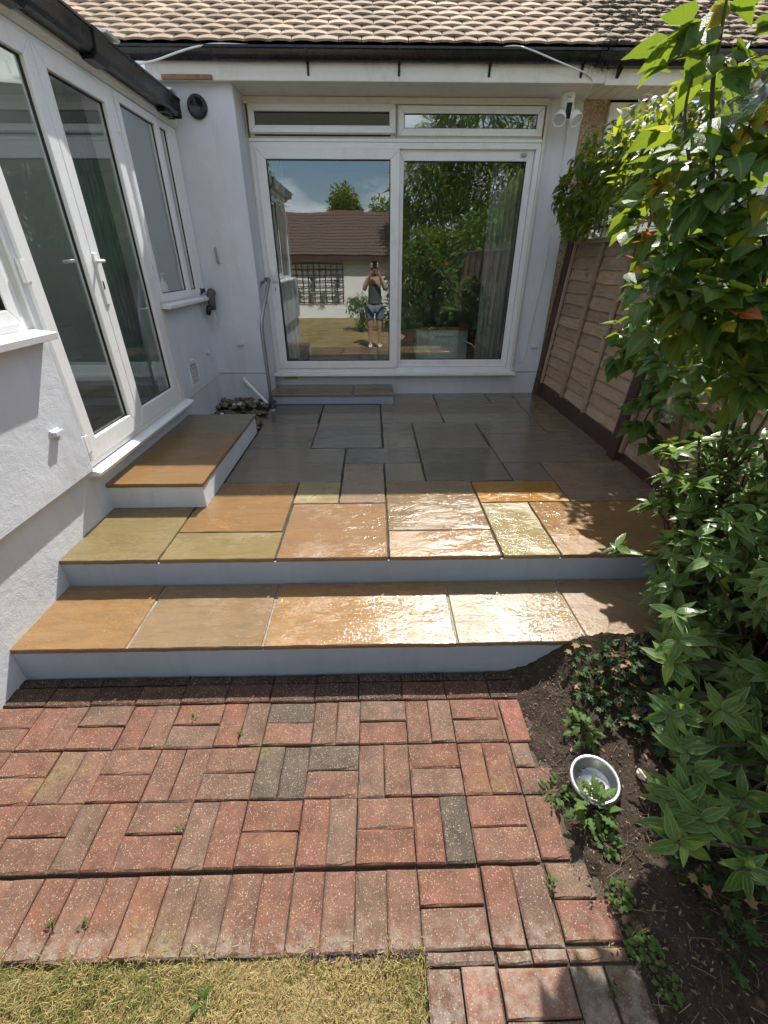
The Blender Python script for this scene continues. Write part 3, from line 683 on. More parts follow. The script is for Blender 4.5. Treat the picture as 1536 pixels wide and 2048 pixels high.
# fittings of the wall
ventp = Vector((-1.415, 4.75, 2.775))
m = MB(); Mv = Matrix.Translation(ventp) @ Matrix.Rotation(R(90), 4, 'X')
m.lathe([(0, .012), (.03, .014), (.055, .03), (.062, .034), (.074, .03), (.080, .012), (.080, 0)], 28, Mv); m.build('round_vent', MAT['black'], house, smooth=True)
def weep(name, f_, u, v):
    m = MB(); fbox(m, f_, u-.036, u+.036, v-.018, v+.02, 0, .006); fbox(m, f_, u-.030, u+.030, v-.012, v+.012, .006, .028)
    o = m.build(name, MAT['plinth'], None, .003); return o
par(weep('weep_vent', UXZ(4.75), -1.36, .954), house); par(weep('weep_vent', UXZ(5.10), 1.785, .86), house)
m = MB()
fbox(m, UXZ(5.107), -1.03, -.88, .515, .560, 0, .004)
for i in range(8):
    for k in range(3): fbox(m, UXZ(5.107), -1.022+i*.018, -1.012+i*.018, .520+k*.0135, .529+k*.0135, .004, .0075)
m.build('air_brick', MAT['vent_clay'], house)
m = MB(); m.tube([(-1.459, 4.752, 1.79), (-1.459, 4.735, 1.79), (-1.455, 4.73, 1.76), (-1.453, 4.732, 1.70), (-1.448, 4.728, 1.665), (-1.44, 4.72, 1.67)], .010, 8); m.build('wall_hook', MAT['steel'], house, smooth=True)
m = MB(); m.tube([(-1.375, 4.78, .60), (-1.375, 4.715, .60), (-1.355, 4.70, .585), (-1.15, 4.60, .40), (-1.13, 4.59, .38)], .017, 12); m.tube([(-1.30, 4.674, .536), (-1.285, 4.666, .522)], .0195, 12)
m.build('waste_pipe', MAT['upvc'], house, smooth=True)
cabl = MB(); pts = [aty(*p, 5.092) for p in ((1137, 225), (1130, 300), (1118, 380), (1105, 450), (1090, 530), (1075, 600), (1060, 660), (1052, 700), (1046, 722), (1038, 726), (1034, 716), (1035, 703))]
cabl.tube(pts, .0045, 6)
for p in (pts[3], pts[5], pts[6]): cabl.box(p.x-.007, p.x+.007, 5.083, 5.1, p.z-.004, p.z+.004)
cabl.build('cable', MAT['cable'], house, smooth=True)
# room behind the glass
m = MB(); m.box(-2.6, 2.6, 8.6, 8.7, .5, 2.9); m.box(-2.7, -2.6, 5.36, 8.7, .5, 2.9); m.box(2.6, 2.7, 5.36, 8.7, .5, 2.9); m.build('room_wall', MAT['wall_in'], house)
m = MB(); m.box(-2.7, 2.7, 5.15, 8.7, .52, .60); m.build('room_floor', MAT['floor_in'], house)
m = MB(); m.box(-2.7, 2.7, 5.2, 8.7, 2.90, 2.96); m.build('room_ceiling', MAT['ceil_in'], house)
m = MB(); m.box(1.884, 2.7, 5.2, 5.36, .5, 2.95); m.box(-2.7, -1.66, 5.36, 5.4, .5, 2.95); m.build('room_wall', MAT['wall_in'], house)
def curtain(name, x0, x1, y, z0, z1, mat, label, n=9, along='x', amp=.03, flare=0.):
    mb = MB(); k = n*8; vs = []
    for j in range(9):
        t = j/8
        for i in range(k+1):
            u = i/k; w_ = amp*(1+.3*math.sin(i*.37))*math.sin(u*n*2*math.pi+.5*math.sin(t*3))
            a = x0+(x1-x0)*u+flare*t*(u-.5); z = z1+(z0-z1)*t
            vs.append((a, y+w_, z) if along == 'x' else (y+w_, a, z))
    mb.add(vs, [(j*(k+1)+i, j*(k+1)+i+1, (j+1)*(k+1)+i+1, (j+1)*(k+1)+i) for j in range(8) for i in range(k)])
    o = mb.build(name, mat, None, smooth=True, recalc=False); return tag(o, label, 'curtain')
curtain('curtain', 1.17, 1.50, 5.30, .62, 2.6, MAT['curtain'], 'pale grey curtain behind right pane of the sliding door', 6)
curtain('curtain', -1.08, -.86, 5.30, .62, 2.6, MAT['curtain'], 'pale grey curtain gathered at left edge of the sliding door', 4)
# corner cabinet inside
cab = thing('cabinet', (.80, 5.75, .60), 'pale painted corner cabinet with wooden top behind the right glass pane', 'cabinet')
poly = [(.52, 5.62), (.66, 5.50), (1.00, 5.50), (1.14, 5.62), (1.14, 6.0), (.52, 6.0)]
m = MB(); m.prism(poly, .60, .985, 'z'); m.build('body', MAT['cabinet'], cab, .004)
m = MB(); m.prism([(x+(-.02 if x < .8 else .02), y-.02) for x, y in poly], .987, 1.012, 'z'); m.build('top', MAT['oak'], cab, .003)
m = MB(); frame(m, UXZ(5.498), .68, .98, .63, .96, .045, 0, .012); m.build('door', MAT['cabinet'], cab, .002)
m = MB(); m.box(.60, 1.64-.62, 5.56, 5.80, 1.013, 1.05); tag(m.build('set_top_box', MAT['black'], None, .01), 'flat black box on top of the pale corner cabinet', 'box')
m = MB(); m.tube([(1.06, 5.60, .86), (1.16, 5.50, .83), (1.25, 5.42, .76), (1.30, 5.40, .66)], .008, 8); tag(m.build('cable', MAT['cable']), 'white cable trailing from the corner cabinet to the curtain', 'cable')

# ------------------------------------------------------------------ things fixed on or near the bungalow
fl = thing('security_floodlight', (1.675, 4.93, 2.92), 'white security camera with two floodlights under the eaves', 'security camera')
m = MB(); m.lathe([(0, 0), (.056, 0), (.058, -.01), (.052, -.075), (.045, -.085), (0, -.085)], 24, Matrix.Translation((1.675, 4.93, 2.92))); m.build('mount', MAT['upvc'], fl, smooth=True)
m = MB(); m.box(1.649, 1.655, 4.871, 4.874, 2.874, 2.892); m.box(1.660, 1.684, 4.872, 4.875, 2.880, 2.886); m.build('printed_mark', MAT['steel'], fl)
m = MB(); m.box(-.030, .030, -.025, .03, -.06, .06); cb = m.build('camera_body', MAT['upvc'], None, .010); cb.matrix_basis = TRS((1.668, 4.865, 2.795), (R(12), 0, R(-10))); par(cb, fl)
m = MB(); m.box(-.023, .023, -.0285, -.0245, -.052, .050); fc = m.build('camera_face', MAT['black'], None, .003); fc.matrix_basis = cb.matrix_basis.copy(); fc.parent = cb
fc.matrix_parent_inverse = cb.matrix_basis.inverted()
for sx in (-1, 1):
    c_ = Vector((1.675+sx*.058, 4.885, 2.765)); Mx = Matrix.Translation(c_) @ Euler((R(-42), R(-sx*26), 0)).to_matrix().to_4x4()
    m = MB(); m.lathe([(0, .052), (.022, .05), (.040, .03), (.050, -.01), (.054, -.055), (.050, -.058), (.046, -.05), (.0, -.048)], 22, Mx)
    lo = m.build('lamp_head', MAT['upvc'], fl, smooth=True)
    m = MB(); m.lathe([(0, -.0495), (.043, -.0505), (.043, -.047)], 22, Mx); m.build('lens', MAT['lens'], lo)
    m = MB(); m.tube([c_+Vector((-sx*.012, .01, .05)), c_+Vector((-sx*.03, .02, .085)), (1.675+sx*.02, 4.925, 2.86)], .012, 8); m.build('arm', MAT['upvc'], fl, smooth=True)
def cable_thing(pts, r, label):
    # smooth with catmull-rom
    P = [Vector(p) for p in pts]; out = []
    for i in range(len(P)-1):
        a, b, c, d = P[max(i-1, 0)], P[i], P[i+1], P[min(i+2, len(P)-1)]
        for t in np.linspace(0, 1, 7)[:-1]:
            out.append(.5*((2*b)+(c-a)*t+(2*a-5*b+4*c-d)*t*t+(3*b-a-3*c+d)*t**3))
    out.append(P[-1]); m = MB(); m.tube(out, r, 6); return tag(m.build('cable', MAT['cable'], smooth=True), label, 'cable')
cable_thing([aty(275, 128, 4.50), aty(310, 121, 4.54), aty(360, 103, 4.57), aty(400, 92, 4.585), aty(440, 88, 4.60), aty(500, 91, 4.625)], .007, 'white cable looping from the lower gutter over the black gutter on the left')
cable_thing([aty(1005, 95, 4.62), aty(1030, 92, 4.595), aty(1060, 99, 4.58), aty(1110, 120, 4.585), aty(1150, 137, 4.61), aty(1172, 147, 4.66), aty(1184, 158, 4.668), aty(1180, 180, 4.75), aty(1165, 202, 5.09)], .0055, 'white cable drooping over the gutter towards the security camera')
rail = thing('handrail', (-1.064, 4.478, .345), 'bent galvanised steel handrail beside the sliding door', 'handrail')
pth = [(-1.062, 4.475, .345), (-1.066, 4.485, .6), (-1.072, 4.50, .98), (-1.073, 4.505, 1.12), (-1.069, 4.53, 1.20), (-1.058, 4.58, 1.27), (-1.02, 4.80, 1.50), (-1.018, 4.83, 1.525), (-1.03, 4.86, 1.535), (-1.06, 4.875, 1.53)]
m = MB(); m.tube(pth, .0175, 14); m.build('tube', MAT['steel'], rail, smooth=True)
m = MB(); m.lathe([(.0, .012), (.022, .012), (.034, .006), (.036, 0)], 18, Matrix.Translation((-1.062, 4.475, .345))); m.build('base_flange', MAT['steel'], rail, smooth=True)
m = MB(); m.tube([(-1.06, 4.875, 1.53), (-1.10, 4.885, 1.50)], .012, 8); m.lathe([(0, .006), (.022, .005), (.024, 0)], 14, Matrix.Translation((-1.113, 4.885, 1.495)) @ Matrix.Rotation(R(90), 4, 'Y')); m.build('wall_bracket', MAT['steel'], rail, smooth=True)
tap = thing('outdoor_tap', (-1.55, 4.75, 1.38), 'outside tap lagged in grey foam on the wall corner with black connectors', 'tap')
m = MB(); m.tube([(-1.56, 4.76, 1.42), (-1.555, 4.70, 1.43), (-1.550, 4.66, 1.41), (-1.548, 4.64, 1.36), (-1.546, 4.635, 1.28)], [.03, .036, .038, .036, .030], 14); m.build('lagging', MAT['foam'], tap, smooth=True)
m = MB(); m.lathe([(.0, 0), (.026, 0), (.030, .012), (.026, .03), (.018, .034), (.016, .06)], 14, Matrix.Translation((-1.645, 4.62, 1.44)) @ Matrix.Rotation(R(80), 4, 'Y')); m.build('tap_handle', MAT['black'], tap, smooth=True)
m = MB(); m.lathe([(.014, .05), (.022, .045), (.025, .0), (.022, -.03), (.012, -.034), (0, -.034)], 14, Matrix.Translation((-1.585, 4.62, 1.27)) @ Matrix.Rotation(R(14), 4, 'Y')); m.build('hose_connector', MAT['black'], tap, smooth=True)
m = MB(); m.tube([(-1.546, 4.64, 1.29), (-1.54, 4.65, 1.22), (-1.528, 4.65, 1.13)], .008, 8); m.build('outlet_pipe', MAT['cable'], tap, smooth=True)

# ------------------------------------------------------------------ the extension on the left
EX = -1.64
ext = thing('extension', (-1.64, 2.5, .0), 'pale grey rendered extension with white french doors and black eaves gutter', 'extension')
E_ = UYZ(EX)
m = MB()
m.box(-1.80, -1.600, -.3, 2.300, .655, 1.372)          # rough render panel beside the doors
rp = m.build('rough_wall', MAT['rough_render'], ext, .008)
m = MB(); m.box(-1.80, EX, 3.704, 4.752, .635, 1.372); m.build('wall', MAT['render'], ext, .003)
m = MB(); m.box(-1.80, EX-.004, -.3, 2.302, -.1, .655); m.box(-1.80, EX-.004, 2.302, 3.70, -.1, .640); m.box(-1.80, EX-.004, 3.70, 4.76, -.1, .632); m.build('plinth', MAT['plinth'], ext)
# doors
m = MB(); frame(m, E_, 2.302, 3.703, .660, 2.632, .036, -.05, .012)
fd = m.build('french_doors', MAT['upvc'], ext, .003)
m = MB(); m.prism([(-1.70, .618), (-1.572, .618), (-1.566, .640), (-1.60, .652), (-1.70, .660)], 2.295, 3.80, 'y'); 
# prism 'y' maps (x,z)
m.build('sill', MAT['upvc'], fd, .003)
def leaf(u0, u1):
    wd = .083
    m = MB(); frame(m, E_, u0, u1, .700, 2.604, wd, -.02, .028, .11, .084); m.build('door_leaf', MAT['upvc'], fd, .004)
    m = MB(); frame(m, E_, u0+wd, u1-wd, .81, 2.520, .007, -.006, .007); m.build('gasket', MAT['seal'], fd)
    m = MB(); fbox(m, E_, u0+wd+.004, u1-wd-.004, .814, 2.516, -.002, .002); m.build('pane', MAT['glass'], fd)
leaf(2.340, 2.928); leaf(2.932, 3.640)
m = MB(); fbox(m, E_, 2.935, 2.975, 1.46, 1.73, .028, .036); m.build('handle_plate', MAT['upvc'], fd, .004)
m = MB(); m.tube([E_(2.955, 1.69, .036), E_(2.955, 1.69, .075), E_(2.945, 1.69, .082), E_(2.84, 1.685, .085)], .009, 10); m.build('handle', MAT['upvc'], fd, smooth=True)
m = MB(); fbox(m, E_, 2.950, 2.960, 1.545, 1.585, .036, .038); m.build('keyhole', MAT['seal'], fd)
for v in (.80, 1.65, 2.45):
    m = MB(); m.tube([E_(2.322, v-.05, .024), E_(2.322, v+.05, .024)], .010, 8); fbox(m, E_, 2.318, 2.36, v-.045, v+.045, .026, .031); m.build('hinge', MAT['upvc'], fd)
    m = MB(); m.tube([E_(3.658, v-.05, .024), E_(3.658, v+.05, .024)], .010, 8); m.build('hinge', MAT['upvc'], fd)
m = MB(); fbox(m, E_, 3.707, 3.785, .64, 1.366, -.03, .006); m.build('cover_trim', MAT['upvc_old'], ext, .003)
# window near the house wall
m = MB(); frame(m, E_, 3.706, 4.745, 1.405, 2.632, .024, -.05, .010); wn = m.build('window', MAT['upvc'], ext, .003)
m = MB(); frame(m, E_, 3.716, 4.340, 1.420, 2.622, .050, -.02, .024); m.build('sash', MAT['upvc'], wn, .004)
m = MB(); frame(m, E_, 4.346, 4.560, 1.425, 2.620, .040, -.02, .018); m.build('sash', MAT['upvc'], wn, .004)
m = MB(); frame(m, E_, 3.766, 4.29, 1.47, 2.572, .006, -.005, .006); frame(m, E_, 4.386, 4.52, 1.465, 2.58, .005, -.005, .006); m.build('gasket', MAT['seal'], wn)
m = MB(); fbox(m, E_, 3.770, 4.286, 1.474, 2.568, -.002, .002); m.build('pane', MAT['glass'], wn)
m = MB(); fbox(m, E_, 4.389, 4.517, 1.468, 2.577, -.002, .002); m.build('pane', MAT['glass'], wn)
m = MB(); fbox(m, E_, 4.566, 4.600, 1.43, 2.615, -.02, .022); fbox(m, E_, 4.600, 4.722, 1.43, 2.615, -.02, .008); m.build('cover_trim', MAT['upvc'], wn, .003)
m = MB(); m.prism([(-1.70, 1.372), (-1.560, 1.366), (-1.556, 1.392), (-1.70, 1.412)], 3.715, 4.75, 'y'); m.build('sill', MAT['upvc'], wn, .003)
# window at the left edge of view
m = MB(); frame(m, E_, .2, 2.262, 1.405, 2.632, .045, -.05, .0); wn2 = m.build('window', MAT['upvc'], ext, .003)
m = MB(); frame(m, E_, 1.10, 2.22, 1.44, 2.60, .060, -.03, .012); m.build('sash', MAT['upvc'], wn2, .004)
m = MB(); frame(m, E_, 1.158, 2.162, 1.498, 2.542, .008, -.02, .006); m.build('gasket', MAT['seal'], wn2)
m = MB(); fbox(m, E_, 1.165, 2.155, 1.505, 2.535, -.008, -.004); m.build('pane', MAT['glass'], wn2)
m = MB(); fbox(m, E_, 0.24, 1.10, 1.44, 2.60, -.008, -.004); m.build('pane', MAT['glass'], wn2)
m = MB(); m.prism([(-1.70, 1.374), (-1.530, 1.362), (-1.526, 1.394), (-1.70, 1.412)], .1, 2.285, 'y'); m.build('sill', MAT['upvc'], wn2, .003)
m = MB(); m.box(-1.70, EX-.003, 2.262, 2.300, 1.373, 2.64); m.build('cover_trim', MAT['upvc_old'], ext, .003)
# header moulding, fascia, soffit board
m = MB(); m.prism([(-1.69, 2.633), (-1.618, 2.633), (-1.612, 2.645), (-1.596, 2.650), (-1.592, 2.664), (-1.604, 2.672), (-1.594, 2.684), (-1.590, 2.700), (-1.69, 2.704)], .1, 4.735, 'y'); m.build('head_moulding', MAT['upvc_old'], ext, .003)
m = MB(); m.box(-1.70, -1.628, .1, 4.745, 2.704, 2.84); m.build('fascia', MAT['old_board'], ext)
gsec = [(-1.612, 2.785), (-1.612, 2.690), (-1.598, 2.678), (-1.530, 2.678), (-1.510, 2.694), (-1.502, 2.775), (-1.496, 2.775), (-1.496, 2.788), (-1.509, 2.788), (-1.515, 2.70), (-1.532, 2.686), (-1.594, 2.686), (-1.604, 2.695), (-1.604, 2.785)]
m = MB(); m.prism(gsec, .1, 4.60, 'y')
eg = m.build('gutter', MAT['gutter'], ext)
m = MB(); m.box(-1.612, -1.505, 4.592, 4.606, 2.668, 2.790); m.build('stop_end', MAT['gutter'], eg, .006)
for y in (1.85, 2.74, 3.44):
    m = MB(); m.prism([(-1.614, 2.788), (-1.614, 2.672), (-1.596, 2.655), (-1.532, 2.655), (-1.502, 2.680), (-1.490, 2.790), (-1.50, 2.794), (-1.518, 2.690), (-1.535, 2.676), (-1.594, 2.676), (-1.606, 2.690), (-1.606, 2.788)], y-.075, y+.075, 'y'); m.build('gutter_union', MAT['black'], eg, .003)
m = MB()
for k in range(12): m.box(-1.60+random.uniform(0, .05), -1.56+random.uniform(0, .04), 4.40+random.uniform(-.08, .12), 4.46+random.uniform(-.06, .12), 2.640+random.uniform(0, .02), 2.670+random.uniform(0, .012))
m.build('gutter_outlet', MAT['black'], eg, .004)
m = MB(); m.hexa([(-4.7, -.4, 2.99), (-1.535, -.4, 2.80), (-1.535, 4.66, 2.80), (-4.7, 4.66, 2.99), (-4.7, -.4, 3.02), (-1.535, -.4, 2.818), (-1.535, 4.66, 2.818), (-4.7, 4.66, 3.02)]); m.build('roof', MAT['fill_roof'], ext, .003)  # unseen roof, made translucent to lighten the room behind the doors
m = MB(); m.prism([(-1.80, 2.842), (-1.515, 2.822), (-1.505, 2.836), (-1.80, 2.872)], 3.56, 3.72, 'y'); m.build('roof_end_cap', MAT['upvc'], ext, .003); m = MB(); m.prism([(-1.80, 2.84), (-1.53, 2.822), (-1.52, 2.834), (-1.80, 2.86)], 4.52, 4.64, 'y'); m.build('roof_end_cap', MAT['upvc'], ext, .003)
par(weep('weep_vent', UYZ(-1.600), 2.115, .945), ext); par(weep('weep_vent', E_, 4.07, .915), ext); par(weep('weep_vent', E_, 4.52, .915), ext)
m = MB(); frame(m, E_, 4.00, 4.20, .70, .90, .016, 0, .006)
for k in range(11): 
    v = .718+k*.0152; m.hexa([E_(4.014, v, 0), E_(4.186, v, 0), E_(4.186, v+.004, 0), E_(4.014, v+.004, 0), E_(4.014, v-.002, .010), E_(4.186, v-.002, .010), E_(4.186, v+.002, .010), E_(4.014, v+.002, .010)])
lv_ = m.build('louvre_vent', MAT['upvc'], ext)
m = MB(); fbox(m, E_, 4.013, 4.187, .713, .889, .0005, .0015); m.build('slot_shade_backing', MAT['seal'], lv_)  # black backing sheet puts the shade of the louvre slots into colour
# room of the extension
m = MB(); m.box(-4.7, -4.6, -.4, 4.78, .5, 3.05); m.box(-4.7, -1.8, -.4, -.3, .5, 3.0); m.box(-4.6, -1.8, 4.60, 4.70, .5, 2.9); m.build('room_wall', MAT['wall_in'], ext)
m = MB(); m.box(-4.6, -1.66, -.3, 4.75, .56, .63); m.build('room_floor', MAT['floor_in'], ext)
m = MB(); m.box(-4.6, -4.58, -.3, 4.6, .63, .78); m.box(-4.6, -1.8, 4.58, 4.60, .63, .78); m.build('skirting_board', MAT['upvc'], ext)
curtain('curtain', 3.28, 3.66, -1.80, .66, 2.6, MAT['curtain2'], 'dark teal curtain behind the right french door leaf', 6, 'y', .025)
bt = thing('bottle', (-1.72, 4.08, 1.42), 'pale soap bottle standing inside on the window ledge', 'bottle')
m = MB(); m.lathe([(0, 0), (.028, 0), (.030, .01), (.030, .09), (.024, .11), (.010, .12), (.010, .14)], 16, Matrix.Translation((-1.73, 4.08, 1.425))); m.build('bottle_body', MAT['cable'], bt, smooth=True)
m = MB(); m.tube([(-1.73, 4.08, 1.56), (-1.73, 4.08, 1.60), (-1.70, 4.06, 1.602)], .006, 8); m.build('pump', MAT['cable'], bt, smooth=True)
m = MB(); m.box(-1.80, -1.665, 3.85, 4.745, 1.39, 1.424); m.build('window_ledge', MAT['upvc'], ext)

# ------------------------------------------------------------------ neighbour's half of the house
nb = thing('neighbour_house', (3.5, 5.1, .3), 'neighbouring pebbledashed bungalow half hidden by climber, with mossy tile roof', 'house')
m = MB(); m.box(1.888, 2.115, WY+.01, 5.4, -.1, 2.93); m.box(2.115, 6.0, WY+.01, 5.4, -.1, 1.0); m.box(4.2, 6.0, WY+.01, 5.4, 1.0, 2.93); m.build('wall', MAT['pebbledash'], nb)
m = MB(); m.box(1.886, 6, 4.70, WY+.02, 2.935, 2.95); ns = m.build('soffit', MAT['upvc_old'], nb)
for k in range(28):
    x = 1.90+k*.1; m = MB(); m.box(x, x+.095, 4.70, WY, 2.921, 2.933); m.build('soffit_board', MAT['upvc_old'], nb, .003) if k < 16 else None
m = MB(); m.box(1.864, 6, 4.675, 4.699, 2.905, 3.035); m.build('fascia', MAT['upvc_old'], nb, .006)
ng = gutter_mesh(1.815, 6, 4.645, 3.088, .058, True).build('gutter', MAT['gutter'], nb)
for x in (1.95, 2.62, 3.3):
    m = MB(); m.prism([(4.580, 3.095), (4.583, 3.02), (4.608, 2.992), (4.668, 2.945), (4.674, 2.945), (4.674, 3.03), (4.70, 3.09)], x-.011, x+.011, 'x'); m.build('gutter_bracket', MAT['black'], ng)
nf = tiled_roof(nb, 1.80, 5.6, 11, True)
m = MB()
for k in range(1300):
    r_ = random.randrange(0, 13); x = random.gauss(2.30, .38) if random.random() < .55 else random.uniform(1.74, 4.4)
    s_ = r_*.1+random.gauss(.004, .012) if random.random() < .7 else random.uniform(0, 1.2)
    if x < 1.72: continue
    p = Vector((x, 4.625+s_*ex-.022*ez, 3.108+s_*ez+.022*ex)); rr = random.uniform(.006, .018)*(1.7 if random.random() < .14 else 1); st_ = random.uniform(1, 2.2)
    bmv = [(math.cos(a)*rr*st_*random.uniform(.6, 1.3), math.sin(a)*rr*random.uniform(.6, 1.2)) for a in np.linspace(0, 2*math.pi, 8)[:-1]]
    vs = [(p.x+a, p.y+b*.8-.002, p.z-.006+b*.5) for a, b in bmv]+[(p.x+a*.6, p.y+b*.5-.004, p.z+rr*random.uniform(.25, .6)+b*.3) for a, b in bmv]+[(p.x, p.y-.004, p.z+rr*.55)]
    m.add(vs, [(i, (i+1) % 7, 7+(i+1) % 7, 7+i) for i in range(7)]+[(7+i, 7+(i+1) % 7, 14) for i in range(7)])
mo = m.build('moss', MAT['moss'], nb); mo['kind'] = 'stuff'; mo['label'] = 'dark moss clumps growing over the tiles'
m = MB(); frame(m, UXZ(WY), 2.115, 4.2, 1.0, 2.90, .06, -.05, .02, .06, .13); nw = m.build('window', MAT['upvc'], nb, .003)
m = MB(); fbox(m, UXZ(WY), 2.175, 4.14, 1.06, 2.77, -.02, -.016); m.build('pane', MAT['glass'], nw)
m = MB(); fbox(m, UXZ(WY), 2.175, 4.14, 2.30, 2.36, -.015, .015); fbox(m, UXZ(WY), 3.1, 3.16, 1.06, 2.30, -.015, .015); m.build('glazing_bar', MAT['upvc'], nw, .003)
m = MB(); m.box(2.0, 6, 6.6, 6.7, .3, 2.9); m.build('room_wall', MAT['wall_in'], nb)

# ------------------------------------------------------------------ fence
FX = 1.905
fence = thing('fence', (FX, 2.2, .2), 'brown lap panel fence with dark posts along the right side of the patio', 'fence')
LEAN = Matrix.Translation((FX-.06, 2.2, .345)) @ Matrix.Rotation(R(4.2), 4, 'Y') @ Matrix.Translation((-FX+.06, -2.2, -.345))
def post(y, ztop, label):
    m = MB(); m.box(FX-.06, FX+.05, y-.055, y+.055, -.2, ztop)
    o = m.build('fence_post', MAT['post'], fence, .006); return o
post(5.03, 1.93, 'dark brown fence post against the house wall'); post(3.155, 1.95, 'dark brown fence post between the two panels'); post(1.25, 1.95, 'dark brown fence post hidden in the evergreen shrub'); 
def panel(y0, y1, z0, z1, label):
    P = bpy.data.objects.new('fence_panel', None); col.objects.link(P); P.matrix_basis = Matrix.Translation((FX, (y0+y1)/2, z0-.15)); par(P, fence)
    m = MB(); m.box(FX-.012, FX+.03, y0, y1, z0-.20, z0-.005); m.build('gravel_board', MAT['post'], P, .003)
    n_ = int((z1-z0-.06)/.098); h = (z1-z0-.03)/n_
    for k in range(n_):
        zb = z0+.005+k*h; zt = zb+h+.022; nseg = 14; vs = []
        ph = random.uniform(0, 6)
        for i in range(nseg+1):
            y = y0+.03+(y1-y0-.06)*i/nseg; wv = .004*math.sin(i*.6+ph)+.003*math.sin(i*2.1+ph*2)+random.uniform(-.003, .003)
            a = FX-.013; b = FX+.004
            vs += [(a, y, zb+wv), (a+.009, y, zb+wv), (b+.006, y, zt), (b, y, zt)]
        fs = []
        for i in range(nseg):
            q = i*4
            for j in range(4): fs.append((q+j, q+(j+1) % 4, q+4+(j+1) % 4, q+4+j))
        mb = MB(); mb.add(vs, fs); mb.build('board', MAT['board'], P, recalc=False)
    for yy in np.linspace(y0+.62, y1-.62, 2): 
        m = MB(); m.box(FX-.045, FX-.019, yy-.019, yy+.019, z0, z1-.03); m.build('batten', MAT['batten'], P, .003)
    for yy in (y0+.02, y1-.02):
        m = MB(); m.box(FX-.042, FX-.020, yy-.016, yy+.016, z0, z1-.03); m.build('side_batten', MAT['batten'], P, .003)
    m = MB(); m.box(FX-.046, FX+.03, y0, y1, z1-.028, z1+.010); m.build('top_rail', MAT['batten'], P, .003)
    return P
panel(3.215, 4.97, .50, 1.86, 'weathered brown lap fence panel between the house wall and the middle post')
panel(1.31, 3.095, .42, 1.86, 'brown lap fence panel behind the rose stems and evergreen shrub')
panel(-.6, 1.19, .30, 1.86, 'brown lap fence panel nearest the camera, hidden by shrubs')
fence.matrix_basis = LEAN @ fence.matrix_basis
# trellis along the top of the fence
T = thing('trellis', (FX, 3.9, 1.88), 'grey wooden trellis on top of the fence carrying the climber', 'trellis')
for zz in (1.96, 2.11, 2.26, 2.42, 2.56):
    m = MB(); m.box(FX+.002, FX+.014, 2.2, 4.95, zz-.011, zz+.011); m.build('lath', MAT['grey_wood'], T)
for yy in np.arange(2.25, 4.95, .15):
    m = MB(); m.box(FX-.012, FX, yy-.011, yy+.011, 1.88, 2.60); m.build('lath', MAT['grey_wood'], T)

T.matrix_basis = LEAN @ T.matrix_basis
# ------------------------------------------------------------------ soil bed
def bed_h(x, y):
    t = min(1, max(0, (x-.60)/.40)); t = t*t*(3-2*t); near = math.exp(-max(0, 1.41-y)/.16)
    h = -.02+.05*min(1, max(0, (x-.58)/.3))+.19*t*near+.05*min(1, max(0, (x-1.0)/.8))
    return h+.010*math.sin(x*17+y*5)*math.sin(y*13)+.006*math.sin(x*41)*math.sin(y*37+x*9)
m = MB(); nx, ny = 110, 150; vs = []
for j in range(ny+1):
    for i in range(nx+1):
        y = -.9+2.312*j/ny; x0b = .60 if y > .9 else .555 if y > .6 else .70
        x = .50+1.42*i/nx; h = bed_h(x, y)+random.gauss(0, .0035)
        edge = .61+.02*math.sin(y*9) if y > .98 else .66+.02*math.sin(y*13) if y > .62 else .70 if y > .42 else .715
        if x < edge: h = min(h, -.03)
        vs.append((x, y, h))
m.add(vs, [(j*(nx+1)+i, j*(nx+1)+i+1, (j+1)*(nx+1)+i+1, (j+1)*(nx+1)+i) for j in range(ny) for i in range(nx)])
tag(m.build('soil_bed', MAT['soil'], smooth=True), kind='structure')

m = MB(); vs = []
for j in range(25):
    for i in range(17): x = .72+5.4*i/16; y = -7.0+6.12*j/24; vs.append((x+.12*math.sin(y*2.3)*(1 if i == 0 else 0), y, -.015+.10*min(1, i/3)+random.uniform(-.012, .012)))
m.add(vs, [(j*17+i, j*17+i+1, (j+1)*17+i+1, (j+1)*17+i) for j in range(24) for i in range(16)])
tag(m.build('soil', MAT['soil'], smooth=True), kind='structure')

# ------------------------------------------------------------------ leaves
def leaf_template(wid, nseg=5, fold=.25, droop=.25, serr=0., tipw=.55, stalk=.0):
    vs = []; uv = []; fs = []
    for i in range(nseg+1):
        t = i/nseg; wv = wid*math.sin(math.pi*min(1, t**tipw*.985+.012))*(1 if t < 1 else 0)+.004
        if serr and 0 < i < nseg: wv *= 1+(serr if i % 2 else -serr)
        z = -droop*t*t; y = t*(1-.12*droop)
        vs += [(-wv, y-(.03 if serr and i % 2 else 0), z+fold*wv), (0, y, z), (wv, y-(.03 if serr and i % 2 else 0), z+fold*wv)]
        uv += [(0, t), (.5, t), (1, t)]
    for i in range(nseg):
        q = i*3; fs += [(q, q+1, q+4, q+3), (q+1, q+2, q+5, q+4)]
    return vs, fs, uv
def lobed_template():
    vs = [(0, 0, 0)]; uv = [(.5, 0)]; n = 15
    for i in range(n):
        a = -2.3+4.6*i/(n-1); r = (1.0 if i % 3 == 1 else .72 if i % 3 else .55)
        vs.append((math.sin(a)*r*.55, .35+math.cos(a)*r*.55-.3+.3, .05*math.cos(i*2.1))); uv.append((.5+.5*math.sin(a), i/n))
    return vs, [(0, i, i+1) for i in range(1, n)], uv
